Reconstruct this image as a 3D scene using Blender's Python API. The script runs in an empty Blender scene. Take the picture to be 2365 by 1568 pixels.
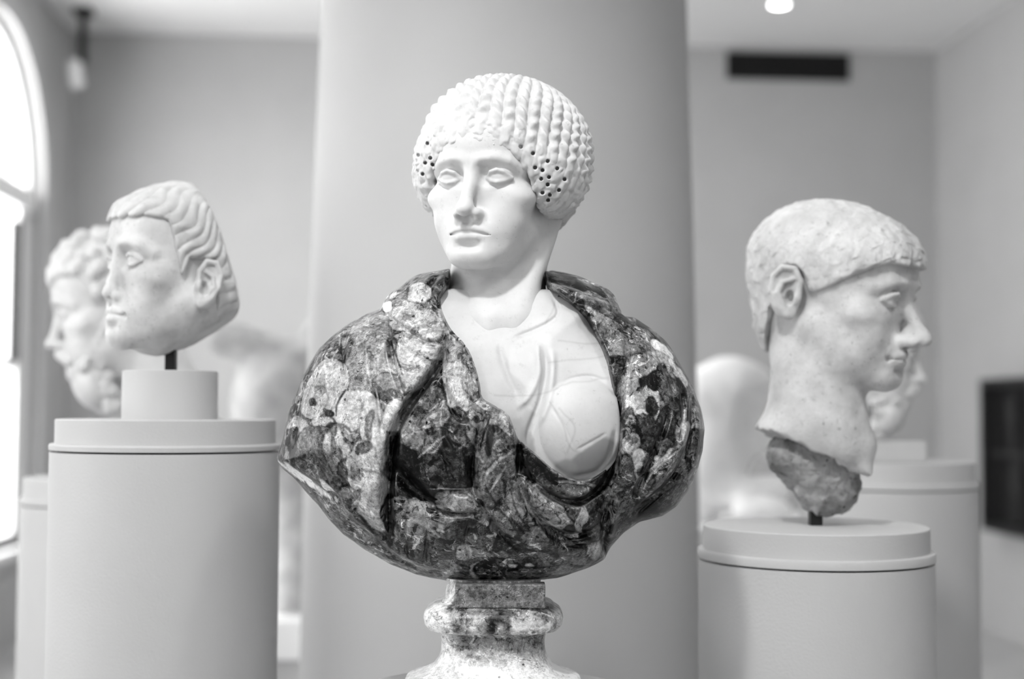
import bpy, bmesh, math, random
import numpy as np
from mathutils import Matrix, Vector

# ------------------------------------------------------------------ camera, sky, light, exposure
W, H, F = 2365.0, 1568.0, 3285.0
CAM = np.array([0.0, 0.0, 1.5])
YAW, PITCH, ROLL = math.radians(3.87), math.radians(2.72), math.radians(0.3)
sc = bpy.context.scene
C = sc.collection
cd = bpy.data.cameras.new('camera'); cam = bpy.data.objects.new('camera', cd); C.objects.link(cam)
RC = Matrix.Rotation(-YAW, 3, 'Z') @ Matrix.Rotation(math.pi / 2 + PITCH, 3, 'X') @ Matrix.Rotation(ROLL, 3, 'Z')
cam.matrix_world = Matrix.Translation(CAM) @ RC.to_4x4()
cd.sensor_width = 36.0; cd.lens = 36.0 * F / W; cd.clip_start = 0.05
cd.dof.use_dof = True; cd.dof.focus_distance = 1.86; cd.dof.aperture_fstop = 2.1
sc.camera = cam
RCn = np.array(RC)

wd = bpy.data.worlds.new('sky'); sc.world = wd; wd.use_nodes = True
bg = wd.node_tree.nodes['Background']; bg.inputs[0].default_value = (1, 1, 1, 1); bg.inputs[1].default_value = 3.0

sc.view_settings.view_transform = 'Standard'; sc.view_settings.look = 'None'
sc.view_settings.gamma = 1.0; sc.view_settings.exposure = 0.68
sc.view_settings.use_curve_mapping = False

def area(name, loc, target, sx, sy, power, spread=180):
    l = bpy.data.lights.new(name, 'AREA'); l.shape = 'RECTANGLE'; l.size = sx; l.size_y = sy
    l.energy = power; l.spread = math.radians(spread)
    o = bpy.data.objects.new(name, l); C.objects.link(o); o.location = loc
    o.rotation_euler = (Vector(target) - Vector(loc)).to_track_quat('-Z', 'Y').to_euler()
    return o
XL, XR, YB, YF, ZC = -2.5, 3.9, 10.4, -4.5, 4.2       # room: left, right, back, front, ceiling
WIN_Y = (8.62, 5.5, 2.4, -0.7)                        # centres of the arched windows in the left wall
for wy, pw in zip(WIN_Y, (66, 62, 6, 13)):       # daylight coming in through each window
    area('window_daylight', (XL - 0.45, wy, 2.1), (XL + 1, wy, 1.95), 1.8, 3.2, pw)
# unseen area lights under the ceiling, over the aisle in front of the bust and further down the room
CEIL_LIGHTS = ((-0.3, 0.35, 1.3, 0.9, 6), (-0.2, 4.4, 2.6, 1.4, 14), (0.9, 7.6, 2.6, 1.4, 22), (0.6, -2.4, 2.6, 1.4, 30))
for lx, ly, sx, sy, pw in CEIL_LIGHTS:
    area('unseen_ceiling_light', (lx, ly, ZC - 0.03), (lx, ly, 0), sx, sy, pw)

# unseen ceiling spots: two on the sculptures, two added to brighten the far wall
def spot(name, loc, target, power, size, cone=60, blend=.6):
    l = bpy.data.lights.new(name, 'SPOT'); l.energy = power; l.shadow_soft_size = size; l.spot_size = math.radians(cone); l.spot_blend = blend
    o = bpy.data.objects.new(name, l); C.objects.link(o); o.location = loc
    o.rotation_euler = (Vector(target) - Vector(loc)).to_track_quat('-Z', 'Y').to_euler()
spot('unseen_spot', (-0.62, 0.0, 4.05), (0.0, 1.95, 1.5), 165, .13, 58)
spot('unseen_spot', (1.3, 0.1, 4.05), (0.3, 2.1, 1.4), 42, .16, 62)
spot('unseen_spot', (-0.9, 7.9, 4.05), (-1.1, 10.4, 1.6), 34, .10, 80, 1)
spot('unseen_spot', (1.3, 7.6, 4.05), (1.5, 10.4, 1.6), 16, .10, 80, 1)

# ------------------------------------------------------------------ pixel <-> place helpers
def ray(px, py):
    d = np.array([(px - W / 2) / F, -(py - H / 2) / F, -1.0])
    d = RCn @ d
    return d
FWD = np.array([math.sin(YAW), math.cos(YAW), 0.0])
def at(px, py, depth):
    "world point seen at a pixel, at a horizontal distance depth ahead of the camera"
    d = ray(px, py)
    return CAM + d * (depth / (d @ FWD))
class Frame:
    "a local frame turned to face the camera's aisle: x right, y away, z up"
    def __init__(s, px, py, depth):
        s.o = at(px, py, depth); s.depth = depth
        s.M = np.array(Matrix.Rotation(-YAW, 3, 'Z'))
    def loc(s, px, py, y=0.0):
        p = at(px, py, s.depth + y) - s.o
        return s.M.T @ p
    def xz(s, px, py, y=0.0):
        l = s.loc(px, py, y); return l[0], l[2]

# ------------------------------------------------------------------ object helpers
def tag(o, label=None, cat=None, group=None, kind=None):
    if label: o['label'] = label
    if cat: o['category'] = cat
    if group: o['group'] = group
    if kind: o['kind'] = kind
    return o
def empty(name, loc, rz=0.0):
    o = bpy.data.objects.new(name, None); C.objects.link(o); o.location = loc; o.rotation_euler = (0, 0, rz)
    o.empty_display_size = 0.1
    return o
def link(name, me, mat, parent=None):
    o = bpy.data.objects.new(name, me); C.objects.link(o)
    if mat is not None: me.materials.append(mat)
    if parent is not None: o.parent = parent
    return o
def from_arrays(name, V, Q, mat, parent=None, attr=None, smooth=True):
    me = bpy.data.meshes.new(name)
    me.vertices.add(len(V)); me.vertices.foreach_set('co', V.astype(np.float32).ravel())
    n = Q.shape[1]
    me.loops.add(len(Q) * n); me.loops.foreach_set('vertex_index', Q.astype(np.int32).ravel())
    me.polygons.add(len(Q)); me.polygons.foreach_set('loop_start', (np.arange(len(Q)) * n).astype(np.int32))
    me.update(calc_edges=True)
    if smooth: me.polygons.foreach_set('use_smooth', np.ones(len(Q), dtype=bool))
    for k, a in (attr or {}).items():
        at_ = me.attributes.new(k, 'FLOAT', 'POINT'); at_.data.foreach_set('value', a.astype(np.float32))
    me.validate()
    return link(name, me, mat, parent)
def bm_obj(name, bm, mat, parent=None, smooth=False, auto=None):
    me = bpy.data.meshes.new(name)
    bmesh.ops.recalc_face_normals(bm, faces=bm.faces)
    for f in bm.faces: f.smooth = smooth
    if auto:
        for e in bm.edges:
            if len(e.link_faces) == 2 and e.calc_face_angle(0) > auto: e.smooth = False
    bm.to_mesh(me); bm.free()
    return link(name, me, mat, parent)
def box(bm, x0, x1, y0, y1, z0, z1, bevel=0.0):
    r = bmesh.ops.create_cube(bm, size=1.0)
    for v in r['verts']:
        v.co = Vector(((x0 + x1) / 2 + v.co.x * (x1 - x0), (y0 + y1) / 2 + v.co.y * (y1 - y0), (z0 + z1) / 2 + v.co.z * (z1 - z0)))
    if bevel:
        es = list({e for v in r['verts'] for e in v.link_edges})
        bmesh.ops.bevel(bm, geom=es, offset=bevel, segments=2, affect='EDGES', profile=0.5)
def lathe(bm, prof, n=96, sx=1.0, sy=1.0, cap=True):
    rings = []
    for r, z in prof:
        rings.append([bm.verts.new((r * sx * math.cos(2 * math.pi * i / n), r * sy * math.sin(2 * math.pi * i / n), z)) for i in range(n)])
    for a, b in zip(rings, rings[1:]):
        for i in range(n):
            bm.faces.new((a[i], a[(i + 1) % n], b[(i + 1) % n], b[i]))
    if cap:
        bm.faces.new(rings[0][::-1]); bm.faces.new(rings[-1])

# ------------------------------------------------------------------ materials (black-and-white photograph: greys)
def lin(s): return s / 12.92 if s <= 0.04045 else ((s + 0.055) / 1.055) ** 2.4
def newmat(name):
    m = bpy.data.materials.new(name); m.use_nodes = True
    nt = m.node_tree; b = nt.nodes['Principled BSDF']
    return m, nt, b
def plain(name, g, rough=0.6, noise=0.03, scale=8, bump=0.0, bscale=60, spec=0.4, metallic=0.0):
    m, nt, b = newmat(name)
    tc = nt.nodes.new('ShaderNodeTexCoord'); n = nt.nodes.new('ShaderNodeTexNoise'); n.inputs['Scale'].default_value = scale
    n.inputs['Detail'].default_value = 5
    nt.links.new(tc.outputs['Object'], n.inputs['Vector'])
    r = nt.nodes.new('ShaderNodeMapRange'); r.inputs[1].default_value = 0.3; r.inputs[2].default_value = 0.7
    r.inputs[3].default_value = max(0, g - noise); r.inputs[4].default_value = g + noise
    nt.links.new(n.outputs['Fac'], r.inputs[0]); nt.links.new(r.outputs[0], b.inputs['Base Color'])
    b.inputs['Roughness'].default_value = rough; b.inputs['Specular IOR Level'].default_value = spec
    b.inputs['Metallic'].default_value = metallic
    if bump:
        n2 = nt.nodes.new('ShaderNodeTexNoise'); n2.inputs['Scale'].default_value = bscale; n2.inputs['Detail'].default_value = 6
        nt.links.new(tc.outputs['Object'], n2.inputs['Vector'])
        bp = nt.nodes.new('ShaderNodeBump'); bp.inputs['Strength'].default_value = bump; bp.inputs['Distance'].default_value = 0.004
        nt.links.new(n2.outputs['Fac'], bp.inputs['Height']); nt.links.new(bp.outputs[0], b.inputs['Normal'])
    return m
def mathn(nt, op, a, b_=None, clamp=False):
    n = nt.nodes.new('ShaderNodeMath'); n.operation = op; n.use_clamp = clamp
    for i, v in enumerate((a, b_)):
        if v is None: continue
        if isinstance(v, (int, float)): n.inputs[i].default_value = v
        else: nt.links.new(v, n.inputs[i])
    return n.outputs[0]
def noise(nt, vec, scale, detail=5, rough=0.6, dist=0.0):
    n = nt.nodes.new('ShaderNodeTexNoise'); n.inputs['Scale'].default_value = scale; n.inputs['Detail'].default_value = detail
    n.inputs['Roughness'].default_value = rough; n.inputs['Distortion'].default_value = dist
    nt.links.new(vec, n.inputs['Vector']); return n.outputs['Fac']
def ramp(nt, fac, a, b_, c, d):
    r = nt.nodes.new('ShaderNodeMapRange'); r.inputs[1].default_value = a; r.inputs[2].default_value = b_
    r.inputs[3].default_value = c; r.inputs[4].default_value = d; r.interpolation_type = 'SMOOTHSTEP'
    nt.links.new(fac, r.inputs[0]); return r.outputs[0]
def marble(name, g, stain=0.08, pits=0.3, rough=0.5, bump=0.35, use_tone=False, pit_scale=140):
    "weathered carved marble: soft cloudy stains, grey flecks, tiny pits"
    m, nt, b = newmat(name)
    tc = nt.nodes.new('ShaderNodeTexCoord').outputs['Object']
    c1 = ramp(nt, noise(nt, tc, 14, 6, 0.62), 0.3, 0.72, g + stain * 0.35, g - stain)
    c2 = ramp(nt, noise(nt, tc, 75, 6, 0.7), 0.56, 0.75, 0, stain * 1.2)
    v = mathn(nt, 'SUBTRACT', c1, c2)
    p = ramp(nt, noise(nt, tc, pit_scale, 4, 0.7), 0.62, 0.72, 0, pits)
    v = mathn(nt, 'SUBTRACT', v, p, True)
    if use_tone:
        a = nt.nodes.new('ShaderNodeAttribute'); a.attribute_name = 'tone'
        v = mathn(nt, 'MULTIPLY', v, a.outputs['Fac'])
    nt.links.new(v, b.inputs['Base Color']); b.inputs['Roughness'].default_value = rough
    b.inputs['Specular IOR Level'].default_value = 0.35
    h = mathn(nt, 'ADD', mathn(nt, 'MULTIPLY', noise(nt, tc, 90, 8, 0.65), 1.0), mathn(nt, 'MULTIPLY', p, -1.5))
    bp = nt.nodes.new('ShaderNodeBump'); bp.inputs['Strength'].default_value = bump; bp.inputs['Distance'].default_value = 0.002
    nt.links.new(h, bp.inputs['Height']); nt.links.new(bp.outputs[0], b.inputs['Normal'])
    return m
def breccia(name):
    "polished breccia: broken clasts of every grey from black to white, pale and dark veins, black pits"
    m, nt, b = newmat(name)
    tc = nt.nodes.new('ShaderNodeTexCoord').outputs['Object']
    mp = nt.nodes.new('ShaderNodeVectorMath'); mp.operation = 'ADD'
    nn = nt.nodes.new('ShaderNodeTexNoise'); nn.inputs['Scale'].default_value = 18; nn.inputs['Detail'].default_value = 4
    nt.links.new(tc, nn.inputs['Vector'])
    sc_ = nt.nodes.new('ShaderNodeVectorMath'); sc_.operation = 'SCALE'; sc_.inputs['Scale'].default_value = 0.035
    nt.links.new(nn.outputs['Color'], sc_.inputs[0]); nt.links.new(tc, mp.inputs[0]); nt.links.new(sc_.outputs[0], mp.inputs[1])
    wv = mp.outputs[0]
    def vor(scale, feat, vec):
        v = nt.nodes.new('ShaderNodeTexVoronoi'); v.feature = feat; v.inputs['Scale'].default_value = scale
        nt.links.new(vec, v.inputs['Vector']); return v
    at_ = nt.nodes.new('ShaderNodeAttribute'); at_.attribute_name = 'tone'
    at2 = nt.nodes.new('ShaderNodeAttribute'); at2.attribute_name = 'busy'
    def bw(v):
        s = nt.nodes.new('ShaderNodeSeparateColor'); nt.links.new(v.outputs['Color'], s.inputs[0]); return s.outputs[0]
    busy = at2.outputs['Fac']
    big = mathn(nt, 'MULTIPLY', mathn(nt, 'SUBTRACT', bw(vor(42, 'F1', wv)), 0.5), 0.20)
    fleck = ramp(nt, noise(nt, wv, 70, 5, 0.62, 0.8), 0.55, 0.60, 0.0, -0.26)
    pale = ramp(nt, noise(nt, mp.outputs[0], 48, 6, 0.6, 1.4), 0.58, 0.62, 0.0, 0.30)
    t = mathn(nt, 'ADD', at_.outputs['Fac'], mathn(nt, 'MULTIPLY', mathn(nt, 'ADD', big, mathn(nt, 'ADD', fleck, pale)), busy))
    grain = mathn(nt, 'MULTIPLY', mathn(nt, 'SUBTRACT', noise(nt, tc, 210, 8, 0.75), 0.5), 1.0)
    cloud = mathn(nt, 'MULTIPLY', mathn(nt, 'SUBTRACT', noise(nt, tc, 30, 7, 0.68, 1.5), 0.5), 0.75)
    t = mathn(nt, 'ADD', t, mathn(nt, 'ADD', grain, cloud))
    w = noise(nt, tc, 11, 5, 0.6, 2.5)
    d = mathn(nt, 'ABSOLUTE', mathn(nt, 'SUBTRACT', w, 0.5))
    t = mathn(nt, 'ADD', t, ramp(nt, d, 0.0, 0.005, 0.24, 0.0))
    w2 = noise(nt, wv, 16, 4, 0.6, 1.5)
    d2 = mathn(nt, 'ABSOLUTE', mathn(nt, 'SUBTRACT', w2, 0.47))
    t = mathn(nt, 'SUBTRACT', t, ramp(nt, d2, 0.0, 0.006, 0.30, 0.0))
    vp = vor(95, 'F1', tc); vpd = ramp(nt, vp.outputs['Distance'], 0.12, 0.26, 1.0, 0.0)
    pit = mathn(nt, 'MULTIPLY', vpd, ramp(nt, bw(vp), 0.72, 0.80, 0.0, 1.0))
    pm = ramp(nt, noise(nt, tc, 16, 3), 0.46, 0.58, 0.0, 1.0)
    t = mathn(nt, 'SUBTRACT', t, mathn(nt, 'MULTIPLY', pit, mathn(nt, 'MULTIPLY', pm, 0.5)))
    t = mathn(nt, 'MAXIMUM', mathn(nt, 'MINIMUM', t, 0.95), 0.04)
    t = mathn(nt, 'POWER', t, 2.1)
    nt.links.new(t, b.inputs['Base Color'])
    b.inputs['Roughness'].default_value = 0.30; b.inputs['Specular IOR Level'].default_value = 0.32
    bp = nt.nodes.new('ShaderNodeBump'); bp.inputs['Strength'].default_value = 0.35; bp.inputs['Distance'].default_value = 0.0015
    hh = mathn(nt, 'SUBTRACT', noise(nt, tc, 60, 6, 0.6), mathn(nt, 'MULTIPLY', pit, 2.0))
    nt.links.new(hh, bp.inputs['Height']); nt.links.new(bp.outputs[0], b.inputs['Normal'])
    return m
M = {}
M['wall'] = plain('painted_wall', 0.46, 0.85, 0.012, 3, 0.1)
M['ceiling'] = plain('painted_ceiling', 0.82, 0.9, 0.01, 3)
M['column'] = plain('painted_plaster', 0.47, 0.8, 0.012, 3, 0.1)
M['trimpaint'] = plain('white_gloss_paint', 0.88, 0.4, 0.01, 4)
M['architrave'] = plain('grey_trim_paint', 0.50, 0.6, 0.01, 4)
M['floor'] = plain('stone_floor', 0.48, 0.35, 0.04, 2.5)
M['plinth'] = plain('matt_plinth_paint', 0.50, 0.75, 0.012, 5, 0.12, 220)
M['dark'] = plain('black_metal', 0.008, 0.5, 0.004, 40)
M['louvre'] = plain('dark_louvre', 0.008, 0.7, 0.002, 30)
M['case_dark'] = plain('dark_case_lining', 0.006, 0.8, 0.004, 3)
M['relief'] = plain('dark_bronze', 0.022, 0.6, 0.012, 9)
M['lamp_white'] = plain('white_lamp_metal', 0.75, 0.4, 0.01)
M['marble_white'] = marble('pale_head_marble', 0.66, 0.07, 0.10, 0.5, 0.2, True)
M['marble_hair'] = marble('pale_hair_marble', 0.64, 0.09, 0.15, 0.55, 0.35, True)
M['marble_old'] = marble('weathered_marble', 0.60, 0.15, 0.22, 0.6, 0.6)
M['marble_rough'] = marble('rough_weathered_marble', 0.40, 0.26, 0.36, 0.75, 1.0, False, 90)
M['marble_far'] = marble('old_gallery_marble', 0.66, 0.10, 0.10, 0.6, 0.3)
M['marble_bright'] = marble('bright_gallery_marble', 0.93, 0.05, 0.05, 0.6, 0.2)
M['marble_grey'] = marble('grey_gallery_marble', 0.42, 0.12, 0.10, 0.6, 0.3)
M['breccia'] = breccia('polished_breccia')

# ------------------------------------------------------------------ sculpting kit: distance fields in numpy
def hashn(ix, iy, iz, seed):
    h = (ix * 374761393 + iy * 668265263 + iz * 2147483647 + seed * 1274126177) & 0xffffffff
    h = ((h ^ (h >> 13)) * 1274126177) & 0xffffffff
    return ((h ^ (h >> 16)) & 0xffff) / 65535.0
def vnoise(P, scale, seed=0):
    q = P * scale; i = np.floor(q).astype(np.int64); f = q - i; f = f * f * (3 - 2 * f)
    out = 0
    for dx in (0, 1):
        wx = f[:, 0] if dx else 1 - f[:, 0]
        for dy in (0, 1):
            wy = f[:, 1] if dy else 1 - f[:, 1]
            for dz in (0, 1):
                wz = f[:, 2] if dz else 1 - f[:, 2]
                out = out + wx * wy * wz * hashn(i[:, 0] + dx, i[:, 1] + dy, i[:, 2] + dz, seed)
    return out - 0.5
def fbm(P, scale, seed=0, n=3):
    return sum(vnoise(P, scale * 2 ** k, seed + k) * 0.5 ** k for k in range(n))
def smin(a, b, k):
    h = np.maximum(k - np.abs(a - b), 0) / k
    return np.minimum(a, b) - h * h * k * 0.25
def smax(a, b, k): return -smin(-a, -b, k)
def ell(P, c, r, R=None):
    q = P - np.array(c)
    if R is not None: q = q @ R
    r = np.array(r)
    k0 = np.sqrt(((q / r) ** 2).sum(1)); k1 = np.sqrt(((q / (r * r)) ** 2).sum(1)) + 1e-9
    return k0 * (k0 - 1) / k1
def capsule(P, a, b, ra, rb):
    a = np.array(a, float); b = np.array(b, float); ab = b - a
    t = np.clip(((P - a) @ ab) / (ab @ ab), 0, 1)
    return np.sqrt(((P - a - t[:, None] * ab) ** 2).sum(1)) - (ra + (rb - ra) * t)
def chain(P, pts, rs):
    if isinstance(rs, (int, float)): rs = [rs] * len(pts)
    d = None
    for i in range(len(pts) - 1):
        c = capsule(P, pts[i], pts[i + 1], rs[i], rs[i + 1])
        d = c if d is None else np.minimum(d, c)
    return d
def rot(ax, deg): return np.array(Matrix.Rotation(math.radians(deg), 3, ax))
def sculpt(fn, lo, hi, res, newton=2):
    "surface of fn = 0 inside the box as quads (surface nets), coarse then fine"
    lo = np.array(lo, float); hi = np.array(hi, float); K = 6
    nc = np.ceil((hi - lo) / (res * K)).astype(int) + 1
    gx = [lo[i] + res * K * (np.arange(nc[i]) + 0.5) for i in range(3)]
    G = np.stack(np.meshgrid(*gx, indexing='ij'), -1).reshape(-1, 3)
    fc = fn(G).reshape(nc)
    act = np.abs(fc) < res * K * 1.5
    n = nc * K
    Fd = np.repeat(np.repeat(np.repeat(np.where(fc > 0, 1.0, -1.0).astype(np.float32), K, 0), K, 1), K, 2)
    bi = np.argwhere(act)
    off = np.stack(np.meshgrid(*[np.arange(K)] * 3, indexing='ij'), -1).reshape(-1, 3)
    for s in range(0, len(bi), 1500):
        idx = (bi[s:s + 1500, None, :] * K + off[None]).reshape(-1, 3)
        Fd[idx[:, 0], idx[:, 1], idx[:, 2]] = fn(lo + idx * res)
    S = Fd < 0
    S[0] = S[-1] = False; S[:, 0] = S[:, -1] = False; S[:, :, 0] = S[:, :, -1] = False
    Fd = np.where(S, np.minimum(Fd, -1e-6), np.maximum(Fd, 1e-6))
    quads = []; cells = []; pos = []
    st = (n[1] * n[2], n[2], 1)
    for ax in range(3):
        sl0 = [slice(None)] * 3; sl1 = [slice(None)] * 3
        sl0[ax] = slice(0, -1); sl1[ax] = slice(1, None)
        a = S[tuple(sl0)]; b = S[tuple(sl1)]
        e = np.argwhere(a != b)
        e1 = e.copy(); e1[:, ax] += 1
        fa = Fd[e[:, 0], e[:, 1], e[:, 2]]; fb = Fd[e1[:, 0], e1[:, 1], e1[:, 2]]
        t = fa / (fa - fb); p = e.astype(float); p[:, ax] += t
        u, v = (ax + 1) % 3, (ax + 2) % 3
        cc = []
        for du, dv in ((-1, -1), (0, -1), (0, 0), (-1, 0)):
            c = e.copy(); c[:, u] += du; c[:, v] += dv
            cc.append(c[:, 0] * st[0] + c[:, 1] * st[1] + c[:, 2])
        cc = np.stack(cc, 1)
        flip = ~a[e[:, 0], e[:, 1], e[:, 2]]
        q = cc.copy(); q[flip] = q[flip][:, ::-1]
        quads.append(q)
        cells.append(cc.ravel()); pos.append(np.repeat(p, 4, 0))
    cells = np.concatenate(cells); pos = np.concatenate(pos); quads = np.concatenate(quads)
    uq, inv = np.unique(cells, return_inverse=True)
    cnt = np.bincount(inv)
    V = np.stack([np.bincount(inv, pos[:, k]) / cnt for k in range(3)], 1) * res + lo
    Q = np.searchsorted(uq, quads)
    h = res * 0.5
    for _ in range(newton):
        f0 = fn(V)
        g = np.stack([fn(V + np.eye(3)[k] * h) - f0 for k in range(3)], 1) / h
        g2 = (g * g).sum(1) + 1e-6
        V = V - np.clip(f0 / g2, -res, res)[:, None] * g * 0.7
    return V, Q
def march(fn, o, d, t0, t1):
    "first hit of a ray with the field"
    t = t0
    for _ in range(90):
        p = o + d * t
        f = fn(p[None])[0]
        if f < 0.0004: return p
        t += max(f * 0.6, 0.0006)
        if t > t1: break
    return None

# ------------------------------------------------------------------ the head, face towards -y, z up, x to the side
def skull(P, jaw=1.0):
    Q = P.copy(); Q[:, 0] = np.abs(Q[:, 0])
    f = ell(P, (0, .018, .035), (.075, .097, .086))
    f = smin(f, ell(P, (0, -.045, .040), (.060, .046, .052)), .03)
    f = smin(f, ell(P, (0, -.028, -.035), (.058 * jaw, .060, .080)), .03)
    f = smin(f, ell(P, (0, -.036, -.078), (.046 * jaw, .050, .034)), .03)
    f = smin(f, capsule(Q, (.054 * jaw, .004, -.052), (.017, -.080, -.098), .015, .013), .025)
    f = smin(f, ell(P, (0, -.082, -.099), (.021, .017, .016)), .015)
    return f
def head(P, o=None):
    o = o or {}
    Q = P.copy(); Q[:, 0] = np.abs(Q[:, 0])
    f = skull(P, o.get('jaw', 1.0))
    f = smin(f, ell(Q, (.043, -.056, -.026), (.025, .024, .017)), .02)          # cheekbones
    f = smin(f, ell(Q, (.034, -.062, -.055), (.020, .020, .022)), .02)          # cheeks
    br = o.get('brow', 1.0)
    f = smin(f, chain(Q, [(.006, -.087, .018), (.024, -.0880, .0205), (.042, -.0785, .018), (.053, -.062, .009)], [.006, .0070 * br, .0070 * br, .005]), .012)
    # sockets
    f = smax(f, -ell(Q, (.032, -.100, .002), (.0235, .0205, .0140)), .011)
    f = smax(f, -ell(Q, (.017, -.096, .001), (.009, .0145, .012)), .010)
    # nose
    nl = o.get('nose', 1.0)
    ny = -.112 - .010 * (nl - 1) * 3
    f = smin(f, chain(P, [(0, -.083, .014), (0, -.0935, -.008), (0, ny + .006, -.036)], [.0064, .0068 + .002 * max(nl - 1, 0), .0082]), .012)
    f = smin(f, ell(P, (0, ny + .002, -.0425), (.0098, .0115, .0092)), .008)
    f = smin(f, ell(Q, (.0118, -.0975 - .020 * (nl - 1), -.0475), (.0062, .0115 + .01 * max(nl - 1, 0), .0068)), .006)
    if nl > 1: f = smin(f, ell(P, (0, ny + .012, -.038), (.0090, .016, .010)), .008)
    f = smax(f, -ell(Q, (.0068, -.1035, -.0535), (.0036, .0065, .0040)), .003)
    # eyes
    f = smin(f, ell(Q, (.0310, -.0735, .000), (.0145, .0140, .0130)), .003)
    f = smin(f, chain(Q, [(.0175, -.0800, -.002), (.0235, -.0868, .0052), (.0315, -.0884, .0075), (.0390, -.0850, .0052), (.0465, -.0765, -.002)], [.0016, .0026, .0028, .0026, .0018]), .003)
    f = smin(f, chain(Q, [(.0175, -.0800, -.002), (.0240, -.0850, -.0062), (.0315, -.0866, -.0078), (.0390, -.0830, -.0062), (.0465, -.0765, -.002)], [.0014, .0019, .0020, .0019, .0015]), .0035)
    # mouth
    f = smin(f, ell(P, (0, -.080, -.070), (.027, .018, .021)), .016)
    f = smax(f, -capsule(P, (0, -.1015, -.055), (0, -.1005, -.0615), .0028, .0030), .006)
    f = smin(f, chain(Q, [(0, -.0985, -.0665), (.0060, -.0988, -.0660), (.0150, -.0945, -.0685), (.0245, -.0870, -.0730)], [.0042, .0044, .0036, .0020]), .005)
    f = smin(f, chain(Q, [(0, -.0970, -.0775), (.0090, -.0955, -.0770), (.0225, -.0865, -.0742)], [.0056, .0052, .0022]), .005)
    f = smax(f, -chain(Q, [(0, -.1035, -.0708), (.0070, -.1030, -.0712), (.0150, -.0985, -.0722), (.0245, -.0905, -.0738)], [.0013, .0013, .0014, .0012]), .0025)
    if o.get('pit', 1): f = smax(f, -ell(Q, (.0262, -.0905, -.0738), (.0022, .0034, .0030)), .006)
    f = smax(f, -ell(P, (0, -.1020, -.0875), (.0160, .0090, .0050)), .008)
    return f
def ear(P, c=(.079, .010, -.006), k=1.0, lean=12):
    "one ear on the +x side (used on mirrored coordinates)"
    R = rot('X', -lean) @ rot('Z', -14)
    q = (P - np.array(c)) @ R / k
    f = ell(q, (0, 0, .000), (.0085, .0175, .0300))
    f = smax(f, -ell(q, (.009, -.001, .004), (.0080, .0120, .0215)), .004)
    f = smin(f, chain(q, [(.003, -.013, -.004), (.004, -.0155, .012), (.005, -.008, .0265), (.006, .006, .0275), (.006, .0150, .016), (.005, .0150, .000), (.004, .008, -.016), (.002, -.002, -.0245)], .0033), .003)
    f = smin(f, chain(q, [(.005, -.006, .014), (.006, .004, .010), (.006, .0075, -.002), (.004, .001, -.013)], .0026), .004)
    f = smin(f, ell(q, (.004, -.0130, -.006), (.0035, .0040, .0065)), .003)
    f = smax(f, -ell(q, (.004, -.004, -.006), (.0120, .0052, .0085)), .003)
    f = smin(f, ell(q, (.001, -.006, -.024), (.0045, .0065, .0075)), .004)
    return f * k
class Pose:
    "places head-local coordinates inside a work frame: turn (deg, + = to viewer's right), nod (+ = down), tilt, scale"
    def __init__(s, c, turn, nod=0, tilt=0, k=(1, 1, 1)):
        s.c = np.array(c, float); s.R = rot('Z', turn) @ rot('Y', tilt) @ rot('X', nod); s.k = np.array(k, float); s.m = min(k)
    def inv(s, P): return ((P - s.c) @ s.R) / s.k
    def fwd(s, p): return s.R @ (np.array(p) * s.k) + s.c

# ------------------------------------------------------------------ the room
def wall_with_arches(name, mat):
    cu = bpy.data.curves.new(name, 'CURVE'); cu.dimensions = '2D'; cu.fill_mode = 'BOTH'; cu.extrude = 0.17
    def poly(pts):
        s = cu.splines.new('POLY'); s.points.add(len(pts) - 1)
        for p, q in zip(s.points, pts): p.co = (q[0], q[1], 0, 1)
        s.use_cyclic_u = True
    poly([(YF, 0), (YB, 0), (YB, ZC), (YF, ZC)])
    for wy in WIN_Y: poly(arch_pts(wy, 0.98, 0.62, 2.88))
    o = bpy.data.objects.new('tmp', cu)
    me = bpy.data.meshes.new_from_object(o); me.name = name
    # (y, z, x) plane -> world
    for v in me.vertices:
        a, b, c = v.co; v.co = (XL - 0.17 + c, a, b)
    bpy.data.objects.remove(o)
    ob = link(name, me, mat); return tag(ob, kind='structure')
def arch_pts(cy, r, z0, zs, n=24, grow=0.0):
    p = [(cy - r - grow, z0 - grow), (cy + r + grow, z0 - grow)]
    for i in range(n + 1):
        a = math.pi * i / n; p.append((cy + (r + grow) * math.cos(a), zs + (r + grow) * math.sin(a)))
    return p
def strip(bm, inner, outer, x0, x1):
    "closed band between two outlines in the (y, z) plane, from x0 to x1"
    n = len(inner); rows = []
    for x in (x0, x1):
        rows.append([bm.verts.new((x, *p)) for p in inner]); rows.append([bm.verts.new((x, *p)) for p in outer])
    for i in range(n):
        j = (i + 1) % n
        bm.faces.new((rows[0][i], rows[0][j], rows[1][j], rows[1][i])); bm.faces.new((rows[2][i], rows[3][i], rows[3][j], rows[2][j]))
        bm.faces.new((rows[0][i], rows[2][i], rows[2][j], rows[0][j])); bm.faces.new((rows[1][i], rows[1][j], rows[3][j], rows[3][i]))
wall_with_arches('wall_left', M['wall'])
def slab(name, x0, x1, y0, y1, z0, z1, mat, kind='structure'):
    bm = bmesh.new(); box(bm, x0, x1, y0, y1, z0, z1); return tag(bm_obj(name, bm, mat), kind=kind)
slab('wall_back', XL - 0.34, XR + 0.2, YB, YB + 0.2, 0, ZC, M['wall'])
slab('wall_right', XR, XR + 0.2, YF, YB, 0, ZC, M['wall'])
slab('wall_front', XL - 0.34, XR + 0.2, YF - 0.2, YF, 0, ZC, M['wall'])
slab('floor', XL - 0.34, XR + 0.2, YF - 0.2, YB + 0.2, -0.1, 0, M['floor'])
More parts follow.
